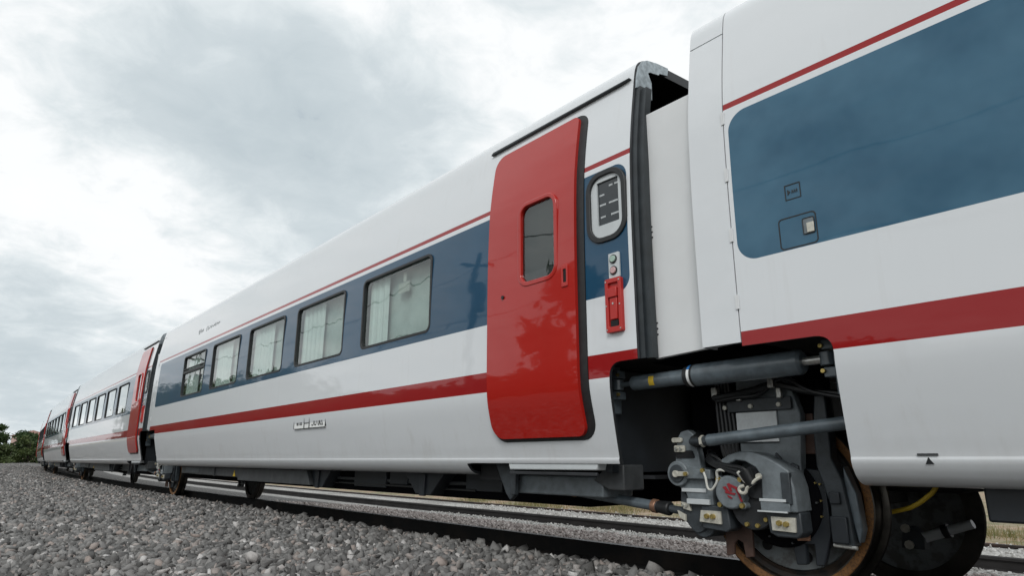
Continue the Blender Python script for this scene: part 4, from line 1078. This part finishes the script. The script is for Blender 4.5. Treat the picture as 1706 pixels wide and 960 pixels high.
M['grass'] = leaf_mat('dry_and_green_grass', (0.26, 0.20, 0.09), (0.07, 0.11, 0.025))
def grass_strip(n):
    s = RNG.uniform(-16, 6, n); t = 7.3 + RNG.gamma(2.0, 1.3, n); tuft = np.sin(s * 2.1 + t * 1.7) + np.sin(s * .9 - t * 2.3) + RNG.normal(0, .7, n); k = tuft > .35
    s, t, tuft = s[k], t[k], tuft[k]; m = len(s)
    p = np.stack([s, 1.47 + t, np.array([ballast_h(a, c) for a, c in zip(s, t)])], 1)
    a = RNG.uniform(0, 6.28, m); w = np.stack([np.cos(a), np.sin(a), 0 * a], 1) * .007; h = RNG.uniform(.05, .20, (m, 1)); ln = RNG.normal(0, .05, (m, 3)); ln[:, 2] = 0
    up = np.array([[0, 0, 1.]]); Q = np.stack([p - w, p + w, p + w * .2 + up * h + ln, p - w * .2 + up * h + ln], 1).reshape(-1, 3)
    me = bpy.data.meshes.new('grass'); me.vertices.add(4 * m); me.vertices.foreach_set('co', Q.astype(np.float32).ravel())
    me.loops.add(4 * m); me.loops.foreach_set('vertex_index', np.arange(4 * m, dtype=np.int32)); me.polygons.add(m)
    me.polygons.foreach_set('loop_start', np.arange(0, 4 * m, 4, dtype=np.int32)); me.update(calc_edges=True)
    at = me.attributes.new('rnd', 'FLOAT', 'FACE'); at.data.foreach_set('value', np.clip(.25 * tuft + RNG.uniform(-.3, .3, m), 0, 1).astype(np.float32))
    tag(link('grass', me, M['grass']), 'dry and green grass beyond the neighbouring track', 'grass', kind='stuff')
grass_strip(26000)

BT = [('bush', (-97, -.4, -.1), 4.3, 4.2, 5200, 'leafA', 'tall dark bush at the left edge of the picture'),
      ('bush', (-99, 2.3, -.1), 4.9, 3.8, 5200, 'leafA', 'tallest dark green bush beyond the stones, left of the far railcars'),
      ('bush', (-101, 4.7, -.1), 4.1, 3.6, 4600, 'leafA', 'lower rounded bush between the tallest bush and the far railcars'),
      ('bush', (-95, 4.4, -.1), 3.3, 2.8, 3400, 'leafB', 'bright green bush touching the end of the train'),
      ('bush', (-92, 1.4, -.1), 2.4, 3.2, 3000, 'leafB', 'low bright green bush in front of the tallest bush'),
      ('bush', (-104, 7.2, -.1), 3.7, 3.4, 3400, 'leafA', 'dark bush half hidden behind the far end of the train'),
      ('bush', (-103, -4.5, -.1), 5.0, 4.6, 3000, 'leafA', 'dark bush further left beyond the stones')]
for i, (n_, p, h, w, nl, mm, lb) in enumerate(BT):
    tree(n_, p, h, w, nl, M[mm], lb, 'bush', trunk=.08, leaf=.17, seed=20 + i, clumps=16)
# low house beyond the bushes
hr_ = empty('house', (-142, 7.9, -.9)); OFF = Vector((0, 0, 0))
MB().box((0, 0, 2.75), (6, 5, 5.5)).build('wall', M['housewall'], hr_, smooth=0)
MB().prism([(-2.9, 5.5), (2.9, 5.5), (0, 6.4)], -3.3, 3.3, 'X').build('roof', M['houseroof'], hr_, smooth=0)
for y in (-1.3, 1.3): MB().box((3.02, y, 4.2), (.06, .9, 1.2)).build('window', M['interior'], hr_, smooth=0)
tag(hr_, 'pinkish house showing its upper wall just above the far bushes', 'house')
# trees, pole and wires across the yard: behind the photographer, mirrored in the glossy paint
YT = [(-17.2, -16, 9.4, 5.6), (-20.5, -17, 5.2, 5.5), (-24, -16, 4.4, 5), (-27.5, -17, 5.0, 6), (-32, -17, 4.6, 6.5), (-37, -18, 5.2, 7), (-42, -17, 5.6, 7), (-13, -20, 5.0, 6), (-7, -22, 3.6, 5), (0, -23, 3.2, 5), (8, -24, 4, 5)]
YT += [(-47 - 5.2 * k, -17 - 1.5 * (k % 3), 6.4 + .35 * k + 1.1 * ((k * 7) % 3), 8.5) for k in range(14)]
for i, (x, y, h, w) in enumerate(YT):
    tree('yard_tree', (x, y, -.9), h, w, 3200, M['leafA' if i % 2 else 'leafB'], 'leafy tree across the yard behind the photographer, mirrored in the red door and paint', 'tree', trunk=.12, leaf=.34, seed=60 + i, clumps=14)['group'] = 'yard trees mirrored in the train'

def pole(x, y):
    p = empty('utility_pole', (x, y, -.9))
    MB().cyl((0, 0, -.3), (0, 0, 9.2), .16, .11, seg=16).build('post', M['post'], p)
    MB().box((0, 0, 8.6), (.10, 1.8, .12)).build('crossarm', M['post'], p, bevel=.01)
    MB().cyl((.28, 0, 6.6), (.28, 0, 7.5), .24, seg=20).build('transformer', M['skirt'], p, bevel=.02)
    return tag(p, 'wooden utility pole across the yard, mirrored in the blue band beside the red door', 'pole', 'utility poles mirrored in the train')
PX = (18.5, -15.3, -49)
for x in PX: pole(x, -10)
for zc, yy in ((7.6, -10.0), (5.6, -10.15)):
    mb = MB()
    for a, c in zip(PX[:-1], PX[1:]): mb.tube([(a + (c - a) * k / 16, yy, zc - .7 * (1 - (2 * k / 16 - 1) ** 2)) for k in range(17)], .019, 6, 2)
    tag(mb.build('overhead_wire', M['hose']), 'black sagging wire between the utility poles, mirrored in the windows', 'wire', 'wires mirrored in the train')
